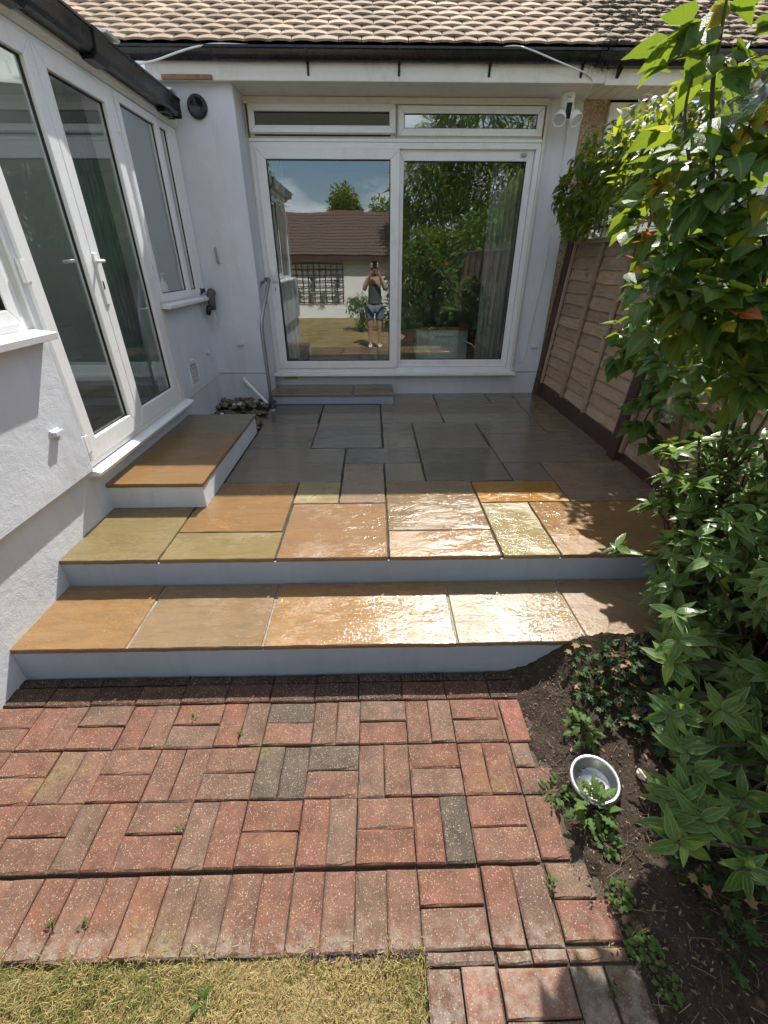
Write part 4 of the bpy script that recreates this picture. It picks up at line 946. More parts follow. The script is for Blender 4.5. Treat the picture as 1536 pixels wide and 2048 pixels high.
def jag_template():
    vs = []; uv = []; fs = []; nseg = 8
    for i in range(nseg+1):
        t = i/nseg; wv = (.05+.17*math.sin(math.pi*t**.8))*(1.25 if i % 2 else .55)*(1 if i < nseg else .05)
        vs += [(-wv, t-(.05 if i % 2 else 0), .06-.3*t*t), (0, t, .3*t-.5*t*t), (wv, t-(.05 if i % 2 else 0), .06-.3*t*t)]; uv += [(0, t), (.5, t), (1, t)]
    for i in range(nseg): q = i*3; fs += [(q, q+1, q+4, q+3), (q+1, q+2, q+5, q+4)]
    return vs, fs, uv
def tmesh(tp, mat, name='leaf'):
    me = bpy.data.meshes.new(name); me.from_pydata(tp[0], [], tp[1]); ul = me.uv_layers.new(name='UVMap')
    for lp in me.loops: ul.data[lp.index].uv = tp[2][lp.vertex_index]
    me.materials.append(mat)
    for p in me.polygons: p.use_smooth = True
    return me
def leafM(p, d, up, L_, roll=0.):
    y = Vector(d).normalized(); z = Vector(up); z = z-y*z.dot(y)
    if z.length < 1e-4: z = y.orthogonal()
    z.normalize(); x = y.cross(z)
    Mx = Matrix((x, y, z)).transposed().to_4x4()
    Mx = Matrix.Translation(p) @ Mx @ Matrix.Rotation(roll, 4, 'Y') @ Matrix.Diagonal((L_, L_, L_, 1))
    return Mx
def foliage(parent, leaves, temps, limit=300, sname='foliage', stufflabel=None, name='leaf'):
    """leaves: list of (matrix, template index, material); the ones that show largest become objects, the rest one mesh"""
    sc = []
    for i, (Mx, k, mt) in enumerate(leaves):
        q = proj(Mx.translation); L_ = Mx.to_scale().y
        sc.append(-1 if (q is None or not (-20 < q[0] < 1556 and -20 < q[1] < 2068)) else L_*FPX/q[2])
    order = sorted(range(len(leaves)), key=lambda i: -sc[i]); cache = {}; ind = set(i for i in order[:limit] if sc[i] > 0)
    for i in ind:
        Mx, k, mt = leaves[i]
        if (k, mt) not in cache: cache[(k, mt)] = tmesh(temps[k], MAT[mt], name)
        inst(name, cache[(k, mt)], Mx, parent)
    for mt in sorted(set(l[2] for l in leaves)):
        V = []; Fc = []; UV = []; n0 = 0
        for i, (Mx, k, m_) in enumerate(leaves):
            if i in ind or m_ != mt: continue
            a = np.array(temps[k][0]); Mn = np.array(Mx); V.append(a @ Mn[:3, :3].T+Mn[:3, 3])
            Fc += [tuple(j+n0 for j in f_) for f_ in temps[k][1]]; UV += temps[k][2]; n0 += len(a)
        if not V: continue
        me = bpy.data.meshes.new(sname); me.from_pydata(np.concatenate(V).tolist(), [], Fc); ul = me.uv_layers.new(name='UVMap')
        vi = np.empty(len(me.loops), dtype=np.int32); me.loops.foreach_get('vertex_index', vi)
        ul.data.foreach_set('uv', np.array(UV, dtype=np.float32)[vi].ravel()); me.materials.append(MAT[mt])
        me.polygons.foreach_set('use_smooth', [True]*len(me.polygons))
        o = bpy.data.objects.new(sname, me); col.objects.link(o)
        if parent: par(o, parent)
        o['kind'] = 'stuff'
def bez(P, n=10):
    P = [Vector(p) for p in P]; out = []
    for i in range(len(P)-1):
        a, b, c, d = P[max(i-1, 0)], P[i], P[i+1], P[min(i+2, len(P)-1)]
        for t in np.linspace(0, 1, n+1)[:-1]: out.append(.5*((2*b)+(c-a)*t+(2*a-5*b+4*c-d)*t*t+(3*b-a-3*c+d)*t**3))
    out.append(P[-1]); return out
rv = lambda s_: Vector((random.gauss(0, s_), random.gauss(0, s_), random.gauss(0, s_)))

# rose: tall stems with large serrated leaves
rose = thing('rose_bush', (1.72, 2.30, .34), 'tall climbing rose with big serrated leaves and reddish new tips by the fence', 'rose bush')
RT = [leaf_template(.36, 8, .22, .25, .06, .62), leaf_template(.33, 8, .12, .45, .06, .6), leaf_template(.39, 8, .3, .1, .06, .65), leaf_template(.34, 8, -.05, .6, .06, .62)]
A = lambda px, py, y: aty(px, py, y)
rose_paths = [
    ([(1.66, 2.00, .33), A(1470, 960, 1.95), A(1410, 850, 2.05), A(1370, 780, 2.25), A(1320, 690, 2.45), A(1290, 640, 2.6)], .016),
    ([(1.70, 2.45, .34), A(1380, 960, 2.50), A(1290, 868, 2.70), A(1310, 800, 2.66), A(1316, 740, 2.62)], .010),
    ([(1.66, 1.95, .34), A(1490, 900, 1.80), A(1450, 700, 1.60), A(1420, 500, 1.48), A(1425, 330, 1.42), A(1425, 180, 1.40), A(1440, 80, 1.38), A(1455, -10, 1.36)], .011),
    ([(1.66, 1.9, .34), A(1510, 800, 1.7), A(1480, 600, 1.5), A(1400, 400, 1.42), A(1370, 250, 1.40), A(1385, 150, 1.38)], .009),
    ([(1.70, 1.85, .34), A(1560, 850, 1.65), A(1530, 650, 1.5), A(1500, 450, 1.40), A(1500, 300, 1.36)], .009),
    ([(1.62, 1.95, .5), A(1460, 760, 1.65), A(1370, 560, 1.50), A(1320, 450, 1.45), A(1290, 400, 1.45)], .008),
    ([(1.70, 1.8, .34), A(1580, 800, 1.5), A(1560, 600, 1.36), A(1540, 480, 1.28)], .009),
    ([(1.68, 2.2, .6), A(1370, 740, 2.45), A(1300, 640, 2.65), A(1262, 690, 2.8), A(1240, 720, 2.9)], .008),
    ([(1.66, 1.95, .8), A(1480, 640, 1.5), A(1400, 520, 1.42), A(1340, 480, 1.4)], .007),
    ([(1.66, 1.9, .8), A(1510, 700, 1.4), A(1450, 600, 1.32), A(1400, 580, 1.3)], .007),
    ([(1.66, 1.9, 1.0), A(1530, 540, 1.4), A(1470, 400, 1.34), A(1420, 330, 1.34)], .007),
    ([(1.68, 1.85, 1.0), A(1570, 560, 1.36), A(1560, 400, 1.32), A(1540, 260, 1.34)], .007),
    ([(1.66, 1.9, .6), A(1480, 740, 1.5), A(1390, 660, 1.42), A(1340, 610, 1.40), A(1300, 570, 1.42)], .007),
    ([(1.66, 1.9, .6), A(1560, 720, 1.34), A(1500, 640, 1.28), A(1440, 620, 1.26)], .007),
    ([(1.66, 1.9, .6), A(1540, 820, 1.40), A(1490, 770, 1.36), A(1440, 740, 1.36)], .006)]
leaves = []; 
for path, r0 in rose_paths:
    b = bez(path, 8); n_ = len(b)
    mb = MB(); mb.tube(b, [r0*(1-.75*i/n_) for i in range(n_)], 7); mb.build('stem', MAT['stem'], rose, smooth=True, recalc=False)
    for i in range(int(n_*.28), n_):
        p = b[i]; t = (b[min(i+1, n_-1)]-b[i-1]).normalized(); vis = proj(p)
        if p.z > 1.75 and random.random() < (.30 if p.z < 2.0 else .50): continue
        for q in range(2):
            out_ = (Vector((random.gauss(-.3, 1), random.gauss(-.35, 1), random.gauss(.15, .35)))); out_ -= t*out_.dot(t)*.6; out_.normalize()
            pl = random.uniform(.03, .09); L_ = random.uniform(.056, .100)*(1.35 if p.y > 2.1 else 1)
            k = random.choice((1, 3, 3)); rach = p+out_*pl
            young = i > n_*.95 and random.random() < .2
            for c in range(k):
                side = (0, -1, 1)[c]; d = (out_+.9*side*out_.cross(Vector((0, 0, 1)))+rv(.28)+Vector((0, 0, -.10))).normalized()
                mt = random.choice(('red_leaf', 'young')) if young else 'young' if random.random() < .02 else 'rose'
                leaves.append((leafM(rach if c else rach+out_*.02, d, Vector((0, 0, 1))+rv(.35), L_*(1 if c == 0 else .82)*(.6 if young else 1)), random.randrange(4), mt))
for pxy in ((1440, 20, 1.38), (1455, 15, 1.38)):
    for q in range(2): leaves.append((leafM(aty(pxy[0], pxy[1]-10, pxy[2]), (random.gauss(-.3, .3), -.3, -.9), (0, -1, .3), .045), random.randrange(4), 'young'))
for (px, py, y) in ((1300, 455, 1.42), (1270, 530, 2.2), (1325, 368, 1.42), (1530, 240, 1.3)):
    c = aty(px, py, y)
    for q in range(9): leaves.append((leafM(c+rv(.012), Vector((random.gauss(0, 1), random.gauss(-.4, .8), random.gauss(-.1, .7))), (0, 0, 1), random.uniform(.035, .06)), random.randrange(4), random.choice(('red_leaf', 'red_leaf', 'young'))))
foliage(rose, leaves, RT)

# climber on the trellis
climb = thing('climber', (1.93, 4.2, 1.9), 'dense dark green climber spilling over the trellis by the house corner', 'climber')
CT = [leaf_template(.20, 5, .2, .35, 0, .68), leaf_template(.17, 5, .3, .2, 0, .66), leaf_template(.23, 5, .1, .5, 0, .70)]
leaves = []
for k in range(22):
    y0 = random.uniform(3.0, 4.9); P = [(FX+.02, y0, 1.9), (FX-.02+random.gauss(0, .02), y0-.05, 2.1), (FX-.03+random.gauss(0, .03), y0-.12, 2.3), (FX+random.gauss(0, .05), y0-.2, 2.45)]
    b = bez(P, 6); mb = MB(); mb.tube(b, .004, 5); mb.build('vine', MAT['bark'], climb, recalc=False)
cc_ = [((1.86, 4.75, 2.18), (.12, .20, .20), 330), ((1.84, 4.35, 2.30), (.15, .28, .24), 620), ((1.88, 3.8, 2.38), (.16, .30, .22), 620), ((1.92, 3.3, 2.40), (.14, .30, .20), 420), ((1.80, 4.5, 2.0), (.07, .25, .12), 200), ((1.85, 3.5, 2.12), (.10, .30, .16), 220), ((1.72, 4.78, 2.22), (.06, .07, .13), 70)]
for c, s_, n_ in cc_:
    for k in range(n_):
        p = Vector([random.gauss(0, 1) for _ in range(3)]); p = p.normalized()*random.random()**.4
        p = Vector(c)+Vector((p.x*s_[0]*1.5, p.y*s_[1]*1.5, p.z*s_[2]*1.4))
        if p.z > 2.62 or p.y > 5.05: continue
        d = Vector((random.gauss(-.6, .7), random.gauss(-.5, .7), random.gauss(-.35, .5)))
        leaves.append((leafM(p, d, Vector((0, 0, 1))+rv(.4), random.uniform(.055, .105)), random.randrange(3), 'climber'))
foliage(climb, leaves, CT)

# evergreen shrub with whorls of pale edged leaves
shr = thing('evergreen_shrub', (1.50, 1.15, .05), 'evergreen shrub with whorls of narrow pale edged leaves at the right', 'shrub')
ST = [leaf_template(.19, 6, .25, .25, 0, .72), leaf_template(.17, 6, .35, .15, 0, .75), leaf_template(.21, 6, .15, .4, 0, .70), leaf_template(.18, 6, .2, .55, 0, .72)]
tips = []
hero = [(1130*0+1350, 905, 1.75), (1400, 880, 1.65), (1470, 870, 1.6), (1530, 880, 1.45), (1340, 1010, 1.7), (1350, 1070, 1.70), (1420, 1020, 1.5), (1500, 990, 1.4), (1400, 1110, 1.5), (1345, 1085, 1.6), (1325, 1140, 1.62),
        (1480, 1100, 1.35), (1540, 1060, 1.3), (1395, 1210, 1.38), (1460, 1210, 1.25), (1370, 1270, 1.42), (1420, 1270, 1.22), (1520, 1220, 1.15), (1385, 1330, 1.25), (1480, 1330, 1.05), (1540, 1340, 1.0), (1360, 1400, 1.2),
        (1375, 1440, 1.12), (1440, 1420, 1.02), (1500, 1450, .95), (1420, 1510, .96), (1375, 1600, .92), (1360, 1590, .9), (1470, 1530, .9), (1530, 1530, .85), (1410, 1640, .86), (1470, 1650, .8), (1520, 1660, .78), (1545, 1760, .72), (1430, 1560, .92), (1375, 1500, 1.0),
        (1340, 1320, 1.4), (1320, 1190, 1.55), (1360, 1170, 1.5), (1500, 1150, 1.25), (1455, 940, 1.55), (1380, 960, 1.62), (1410, 930, 1.6), (1520, 940, 1.45)]
hero += [(1340, 1600, .88), (1355, 1645, .84), (1390, 1660, .86), (1370, 1690, .80), (1500, 1740, .68), (1370, 1520, .98), (1400, 1540, .95), (1345, 1430, 1.12), (1360, 1480, 1.05), (1390, 1450, 1.05), (1440, 1500, .95), (1490, 1600, .85)]
for px, py, y in hero:
    p = aty(px, py, y)
    if p.z < bed_h(p.x, p.y)+.13: p = atz(px, py, bed_h(p.x, p.y)+random.uniform(.14, .24))
    tips.append((p, True))
for k in range(420):
    px = random.uniform(1310, 1640); py = random.uniform(870, 1700); t = (py-880)/800
    if px < 1310+abs(py-1120)*.10: continue
    y = 1.80-1.1*t+random.uniform(-.04, .28); p = aty(px, py, y)
    if p.z < bed_h(p.x, p.y)+.06 or p.x > 1.86: continue
    tips.append((p, random.random() < .6))
for k in range(150):
    p = Vector((random.uniform(1.05, 1.85), random.uniform(.55, 1.7), random.uniform(.25, 1.05)))
    if p.x < 1.0+.55*abs(p.z-.6)*1.2: continue
    tips.append((p, False))
leaves = []; base = Vector((1.52, 1.2, .0)); stems = MB()
for ti, (p, ht) in enumerate(tips):
    b0 = base+Vector((.10+random.gauss(0, .08), (p.y-1.2)*.8+random.gauss(0, .05), 0)); b0.z = bed_h(b0.x, b0.y)-.02
    out_ = (p-Vector((1.68, 1.30, .30))); out_.normalize(); ax = (out_+Vector((0, -.1, .75))+rv(.15)).normalized()
    mid = (b0+p)*.5+Vector((0, 0, .08))+rv(.04); b = bez([b0, mid, p-ax*.02, p], 5)
    if ti < 60:
        mb = MB(); mb.tube(b, [.007-.004*i/len(b) for i in range(len(b))], 6); mb.build('stem', MAT['bark'], shr, recalc=False)
    else: stems.tube(b, [.006-.004*i/len(b) for i in range(len(b))], 5)
    tsz = random.uniform(.72, 1.12)
    new_lit = random.random() < ((.42 if p.x < 1.45 else .28) if ht else .10)  # left side gets more pale leaves, standing in for sunlit foliage
    n_ = random.randrange(7, 11); a0 = random.uniform(0, 6)
    e1 = ax.orthogonal().normalized(); e2 = ax.cross(e1)
    for k in range(n_):
        a = a0+k*2.4; tier = k/n_
        if random.random() < .12: continue
        d = (e1*math.cos(a)+e2*math.sin(a))*(1-.45*tier)+ax*(.10+.75*tier)+rv(.2)+Vector((0, 0, -.12*random.random()))
        L_ = random.uniform(.066, .108)*(1-.25*tier)*tsz
        leaves.append((leafM(p-ax*.035*(1-tier), d, ax+rv(.12), L_), random.randrange(4), 'shrub_new_lit' if new_lit and tier > .25 else 'shrub'))
    for k in range(5):   # leaves lower on the twig
        q = b[-1-random.randrange(1, 6)]; a = random.uniform(0, 6.28); d = (e1*math.cos(a)+e2*math.sin(a))+ax*.25
        leaves.append((leafM(q, d, ax+rv(.2), random.uniform(.065, .10)), random.randrange(4), 'shrub'))
if stems.v: so_ = stems.build('stem', MAT['bark'], shr, recalc=False); so_['kind'] = 'stuff'
foliage(shr, leaves, ST)

# a large leaf branch close at the right edge
br = thing('overhanging_branch', (1.80, 1.6, .5), 'close leafy branch with large pale toothed leaves entering from the right edge', 'branch')
leaves = []; b = bez([(1.8, 1.62, .3), aty(1620, 820, 1.5), aty(1580, 720, 1.45), aty(1530, 660, 1.42)], 6)
mb = MB(); mb.tube(b, .006, 6); mb.build('stem', MAT['stem'], br, recalc=False)
for (px, py, y, dx, dy_, dz, L_) in ((1545, 650, 1.42, -1, -.1, -.25, .11), (1550, 690, 1.38, -.8, -.3, -.6, .12), (1560, 640, 1.4, -.7, -.5, .1, .10), (1500, 560, 1.5, -1, -.2, .1, .10), (1560, 600, 1.4, -.9, 0, .3, .1), (1540, 530, 1.5, -.9, -.3, -.2, .1)):
    leaves.append((leafM(aty(px, py, y), (dx, dy_, dz), (.1, -.5, 1), L_), random.randrange(4), 'big_leaf'))
foliage(br, leaves, RT)

# geraniums and weeds in the bed
GT = [lobed_template()]; JT = [jag_template(), leaf_template(.22, 5, .2, .3, .12)]
def clump(name, label, cat, c, rad, n_, L0, L1, temps, mt, height=.05, grp=None, dead=0., stemm=True):
    T_ = thing(name, c, label, cat, grp); lv = []; st = MB()
    for k in range(n_):
        a = random.uniform(0, 6.28); r_ = rad*math.sqrt(random.random()); p = Vector((c[0]+math.cos(a)*r_, c[1]+math.sin(a)*r_, c[2]+height*random.uniform(.3, 1.)*(1-.4*r_/rad)))
        d = Vector((math.cos(a)*.8, math.sin(a)*.8, random.uniform(-.1, .5)))+rv(.3)
        lv.append((leafM(p, d, Vector((0, -.1, 1))+rv(.3), random.uniform(L0, L1)), random.randrange(len(temps)), 'dead_leaf' if random.random() < dead else mt))
        if stemm and k % 2 == 0: st.tube([Vector(c)+Vector((random.gauss(0, rad*.15), random.gauss(0, rad*.15), -.01)), p+Vector((0, 0, -.004))], .0013, 4, False)
    if st.v: st.build('stem', MAT['stem'], T_, recalc=False)
    foliage(T_, lv, temps); return T_
def onbed(px, py):
    z = .05
    for _ in range(6): p = atz(px, py, z); z = bed_h(p.x, p.y)
    return Vector((p.x, p.y, z))
for (px, py, n_, rd, lb) in ((1190, 1318, 46, .10, 'geranium clump with rusty leaves beside the end of the lowest step'), (1265, 1370, 44, .13, 'geranium clump with a purple flower under the evergreen shrub'), (1310, 1470, 34, .12, 'low geranium clump in shade near the blue wrapper'),
                         (1250, 1300, 46, .10, 'geranium clump climbing onto the right end of the lowest step'), (1430, 1780, 30, .11, 'shaded geranium clump at the bottom right below the shrub'), (1490, 1880, 26, .11, 'dark geranium clump in the bottom right corner'), (1180, 1380, 30, .08, 'rusty geranium clump at the top edge of the paving'),
                         (1230, 1420, 30, .10, 'geranium clump between the jagged weed and the shrub'), (1420, 1690, 26, .10, 'geranium clump in the dark soil below the shrub tips')):
    clump('geranium', lb, 'geranium', onbed(px, py), rd, n_, .028, .045, GT, 'geranium', .08, 'geraniums in the soil bed', .16)
gf = onbed(1275, 1430)
fw = thing('purple_flower', gf, 'single purple geranium flower above the soil bed', 'flower')
mb = MB(); mb.tube([gf, gf+Vector((.005, -.01, .05))], .0012, 5); mb.build('stem', MAT['stem'], fw, recalc=False)
for k in range(5):
    a = k*1.257; c = gf+Vector((.005, -.01, .05)); tp = leaf_template(.42, 3, .1, .1, 0, .9); inst('petal', tmesh(tp, MAT['petal'], 'petal'), leafM(c, (math.cos(a), math.sin(a)*.8-.3, .35), (0, -.6, .8), .014), fw)
clump('weed', 'pale leafy weed between the bricks and the geraniums', 'weed', onbed(1160, 1468), .055, 40, .030, .055, JT, 'weed', .07, 'weeds in the soil bed')
clump('weed', 'jagged pale weed in front of the metal bowl', 'weed', onbed(1180, 1625), .055, 42, .035, .065, JT, 'weed', .11, 'weeds in the soil bed')
clump('weed', 'straggly yellowish weed at the paving edge left of the bowl', 'weed', onbed(1110, 1590), .05, 40, .018, .032, JT, 'weed', .05, 'weeds in the soil bed')
clump('weed', 'round leaved weed just below the bowl', 'weed', onbed(1215, 1690), .035, 40, .014, .024, [leaf_template(.40, 4, .1, .2, 0, .7)], 'weed', .03, 'weeds in the soil bed')
clump('weed', 'bright green weed in the soil beside the dark red brick', 'weed', onbed(1235, 1790), .035, 46, .012, .020, [leaf_template(.42, 4, .1, .2, 0, .7)], 'weed', .03, 'weeds in the soil bed')
clump('weed', 'bright green weed clump at the lower edge of the bricks', 'weed', onbed(1285, 1900), .04, 70, .012, .020, [leaf_template(.42, 4, .1, .2, 0, .7)], 'weed', .03, 'weeds in the soil bed')
clump('weed', 'small green weed clump at the very bottom right of the bricks', 'weed', onbed(1335, 1975), .035, 46, .010, .018, [leaf_template(.42, 4, .1, .2, 0, .7)], 'weed', .025, 'weeds in the soil bed')
clump('weed', 'tiny weed sprouting in the joint of the edge bricks', 'weed', atz(1100, 1765, 0), .012, 14, .010, .018, JT, 'weed', .02, 'weeds in the soil bed')
clump('weed', 'tiny weed in a brick joint at the bottom of the picture', 'weed', atz(1225, 1990, 0), .010, 10, .010, .016, JT, 'weed', .02, 'weeds in the soil bed')
for px, py, lb in ((482, 1468, 'small sprout between bricks in the sunlit upper row'), (362, 1658, 'small sprout in the joint left of the middle'), (168, 1848, 'leafy sprout in the soldier course above the lawn'), (105, 1850, 'thin sprout in the soldier course at the far left'), (388, 1437, 'flat sprout in the joint of the top brick row')):
    clump('joint_weed', lb, 'weed', atz(px, py, -.003), .010, 9, .008, .017, JT, 'weed', .016, 'sprouts in the brick joints', 0, False)
clump('lawn_weed', 'dandelion rosette growing in the dry lawn', 'weed', atz(405, 2005, -.02), .012, 15, .022, .036, [jag_template(), leaf_template(.16, 5, .15, .25, .1)], 'weed', .03, None, 0, False)

# leaf litter and twigs on the soil
m = MB()
for k in range(3200):
    x = random.uniform(.62, 1.85) if k % 2 else random.gauss(.78, .12); y = random.uniform(.0, 1.38)
    if x < .62: continue
    z = bed_h(x, y)+random.uniform(-.003, .008); s_ = random.uniform(.002, .006)*(1.9 if random.random() < .12 else 1)
    Mx = TRS((x, y, z), (random.gauss(0, .5), random.gauss(0, .5), random.uniform(0, 6)), (s_*.45, s_, s_))
    m.add([Mx @ Vector(v) for v in ((-.3, -1, 0), (.3, -1, 0), (1, 0, .3), (.3, 1.1, .1), (-.3, 1, 0), (-1, 0, .25))], [(0, 1, 2, 3, 4, 5)])
lt = tag(m.build('leaf_litter', MAT['litter'], recalc=False), 'dry leaf litter scattered on the soil', None, None, 'stuff')
m = MB()
for k in range(420):
    x = random.uniform(.66, 1.8); y = random.uniform(.0, 1.36); z = bed_h(x, y)+.004; a = random.uniform(0, 6.28); L_ = random.uniform(.015, .07)
    p = Vector((x, y, z)); q = p+Vector((math.cos(a)*L_, math.sin(a)*L_, random.uniform(0, .012)))
    m.tube([p, (p+q)/2+Vector((0, 0, random.uniform(0, .006))), q], random.uniform(.0005, .0013), 4, False)
tag(m.build('twigs', MAT['twig'], recalc=False), 'thin dry stalks and twigs lying on the soil', None, None, 'stuff')
m = MB()
for k in range(260):
    x = random.uniform(.62, 1.7); y = random.uniform(.1, 1.36); z = bed_h(x, y)+.002; s_ = random.uniform(.002, .007)
    Mx = TRS((x, y, z), (random.random()*3, random.random()*3, random.random()*3), (s_, s_*.8, s_*.7))
    m.add([Mx @ Vector(v) for v in ((1, 0, 0), (-1, 0, 0), (0, 1, 0), (0, -1, 0), (0, 0, 1), (0, 0, -1))], [(0, 2, 4), (2, 1, 4), (1, 3, 4), (3, 0, 4), (2, 0, 5), (1, 2, 5), (3, 1, 5), (0, 3, 5)])
tag(m.build('soil_crumbs', MAT['twig'], recalc=False), 'small stones and crumbs on the soil', None, None, 'stuff')

# grass
def grass(name, mat, n_, dens, label, Lr=(.014, .048)):
    V = []; Fc = []; k = 0
    for _ in range(n_):
        x = random.uniform(-1.35, .128); y = random.uniform(.12, .475)
        if random.random() > dens(x, y): continue
        z = -.022; a = random.uniform(0, 6.28); L_ = random.uniform(*Lr); w_ = random.uniform(.0005, .0012); lean = random.uniform(.3, 1.3)
        dx, dy_ = math.cos(a), math.sin(a); px_, py_ = -dy_*w_, dx*w_
        h1 = L_*.55; q1 = (x+dx*L_*.25*lean, y+dy_*L_*.25*lean, z+h1*(1-.2*lean)); q2 = (x+dx*L_*.75*lean, y+dy_*L_*.75*lean, z+L_*max(.1, .95-.5*lean))
        V += [(x-px_, y-py_, z), (x+px_, y+py_, z), (q1[0]+px_*.8, q1[1]+py_*.8, q1[2]), (q1[0]-px_*.8, q1[1]-py_*.8, q1[2]), q2]
        Fc += [(k, k+1, k+2, k+3), (k+3, k+2, k+4)]; k += 5
    me = bpy.data.meshes.new(name); me.from_pydata(V, [], Fc); me.materials.append(mat); o = bpy.data.objects.new(name, me); col.objects.link(o)
    return tag(o, label, 'grass', None, 'stuff')
cl = lambda x, y: .55+.45*math.sin(x*37+3*math.sin(y*41))*math.sin(y*53+2*math.sin(x*29))
edge_ = lambda x, y: 1 if y < .432+.026*math.sin(x*21)+.014*math.sin(x*57) else .22
bare = lambda x, y: (1-.85*math.exp(-((x+.20)**2+(y-.33)**2)/.003))*(1-.5*math.exp(-((x+.62)**2+(y-.36)**2)/.002))*cl(x, y)*edge_(x, y)
gr = lambda x, y: cl(y+.3, x)*edge_(x, y)*(.05+.22*max(0, min(1, (-x-.1)*1.6))+.75*math.exp(-((x+.85)**2/.08+(y-.42)**2/.004))+.85*math.exp(-((x-.10)**2/.0012+(y-.40)**2/.02))+.4*math.exp(-((x+.05)**2/.03+(y-.44)**2/.0012)))
grass('dry_grass', MAT['grass'], 38000, bare, 'short straw coloured grass of the parched lawn')
grass('green_grass', MAT['grass_g'], 44000, gr, 'patches of green grass and clover along the lawn edge', (.014, .045))
# dead purple petals along the brick and lawn joint
m = MB()
for k in range(60):
    x = random.uniform(-.25, .13); y = .436+random.gauss(0, .006); s_ = random.uniform(.003, .008); Mx = TRS((x, y, .0+random.uniform(-.01, .004)), (random.gauss(0, .6), random.gauss(0, .6), random.random()*6), (s_*.6, s_, s_))
    m.add([Mx @ Vector(v) for v in ((-.5, -1, 0), (.5, -1, 0), (1, 0, .4), (0, 1.1, .1), (-1, 0, .3))], [(0, 1, 2, 3, 4)])
tag(m.build('fallen_petals', m_island('withered_petal', (.03, .015, .035), (.10, .06, .10), .8), recalc=False), 'withered dark petals lying along the edge of the lawn', None, None, 'stuff')

# bowl, wrapper, tissue
bp = Vector((.785, .865, bed_h(.785, .865)-.006))
bowl = thing('dog_bowl', bp, 'stainless steel dog bowl lying on the soil among weeds', 'bowl')
Mb = Matrix.Translation(bp) @ Euler((R(6), R(-5), 0)).to_matrix().to_4x4()
m = MB(); m.lathe([(0, .006), (.055, .006), (.060, .010), (.070, .045), (.074, .050), (.084, .050), (.087, .047), (.089, .040), (.085, .038), (.080, .030), (.076, .002), (.070, 0), (0, 0)], 40, Mb); m.build('bowl_body', MAT['bowl'], bowl, smooth=True)
m = MB()
for k in range(16):
    a = random.uniform(0, 6.28); r_ = .055*math.sqrt(random.random()); s_ = random.uniform(.002, .007); Mx = Mb @ TRS((math.cos(a)*r_, math.sin(a)*r_, .0075), (random.gauss(0, .3), random.gauss(0, .3), random.random()*6), (s_*.5, s_, s_))
    m.add([Mx @ Vector(v) for v in ((-.5, -1, 0), (.5, -1, 0), (1, 0, .3), (0, 1.1, .1), (-1, 0, .2))], [(0, 1, 2, 3, 4)])
o = m.build('debris', MAT['litter'], bowl, recalc=False); o['kind'] = 'stuff'
def crumple(name, c, s_, mat, label, cat, seed):
    bm = bmesh.new(); bmesh.ops.create_icosphere(bm, subdivisions=2, radius=1); r_ = random.Random(seed)
    for v in bm.verts: v.co *= r_.uniform(.6, 1.15); v.co = Vector((v.co.x*s_[0], v.co.y*s_[1], v.co.z*s_[2]))+Vector(c)
    me = bpy.data.meshes.new(name); bm.to_mesh(me); bm.free(); me.materials.append(mat); o = bpy.data.objects.new(name, me); col.objects.link(o); return tag(o, label, cat)
p = onbed(1283, 1555); crumple('tissue', p+Vector((0, 0, .012)), (.017, .026, .014), MAT['tissue'], 'crumpled pale tissue on the soil right of the bowl', 'tissue', 3)
p = onbed(1355, 1525); crumple('wrapper', p+Vector((0, 0, .012)), (.016, .010, .010), MAT['blue'], 'scrap of blue wrapper on the shaded soil', 'wrapper', 5)

# solar light bulbs hanging in the rose
def bulb(p, label, tilt=(0, 0), s_=1.):
    T_ = thing('hanging_bulb', p, label, 'light bulb', 'solar bulbs hung in the rose')
    Mx = Matrix.Translation(p) @ Euler((tilt[0], tilt[1], 0)).to_matrix().to_4x4() @ Matrix.Scale(s_, 4)
    m = MB(); m.lathe([(.018, 0), (.019, -.015), (.026, -.035), (.036, -.058), (.040, -.078), (.036, -.098), (.022, -.112), (0, -.116)], 20, Mx); m.build('globe', MAT['glass_clear'], T_, smooth=True)
    m = MB(); m.lathe([(0, .042), (.010, .042), (.018, .036), (.019, .03), (.0175, .026), (.0195, .022), (.018, .018), (.0195, .013), (.018, .009), (.0195, .004), (.0185, -.004), (0, -.004)], 20, Mx); m.build('cap', MAT['bowl'], T_, smooth=True)
    m = MB(); m.tube([Mx @ Vector((0, 0, .042)), Mx @ Vector((.004, 0, .075)), Mx @ Vector((.0, .01, .11))], .0012, 5); m.build('wire', MAT['steel'], T_, recalc=False)
    m = MB()
    for k in range(3): m.tube([Mx @ Vector((.004*math.cos(k*2.1), .004*math.sin(k*2.1), -.004)), Mx @ Vector((.016*math.cos(k*2.1), .016*math.sin(k*2.1), -.06)), Mx @ Vector((.004*math.cos(k*2.1+1), .004*math.sin(k*2.1+1), -.09))], .0008, 4, False)
    m.build('filament', MAT['steel'], T_, recalc=False)
bulb(aty(1315, 540, 1.36), 'clear light bulb with silver cap hanging high in the rose against the fence', (0, .15), .68)
bulb(aty(1340, 805, 1.8), 'clear light bulb hanging low in front of the fence below the rose', (.1, -.2), .8)
bulb(aty(1388, 770, 2.45), 'light bulb half hidden by leaves behind the rose stem', (0, .1), .9)
bulb(aty(1535, 150, 1.3), 'upper light bulb hung from the trellis at the top right', (0, 1.0), .8)
bulb(aty(1530, 185, 1.26), 'lower light bulb with black cap at the top right edge', (0, .9), .8)

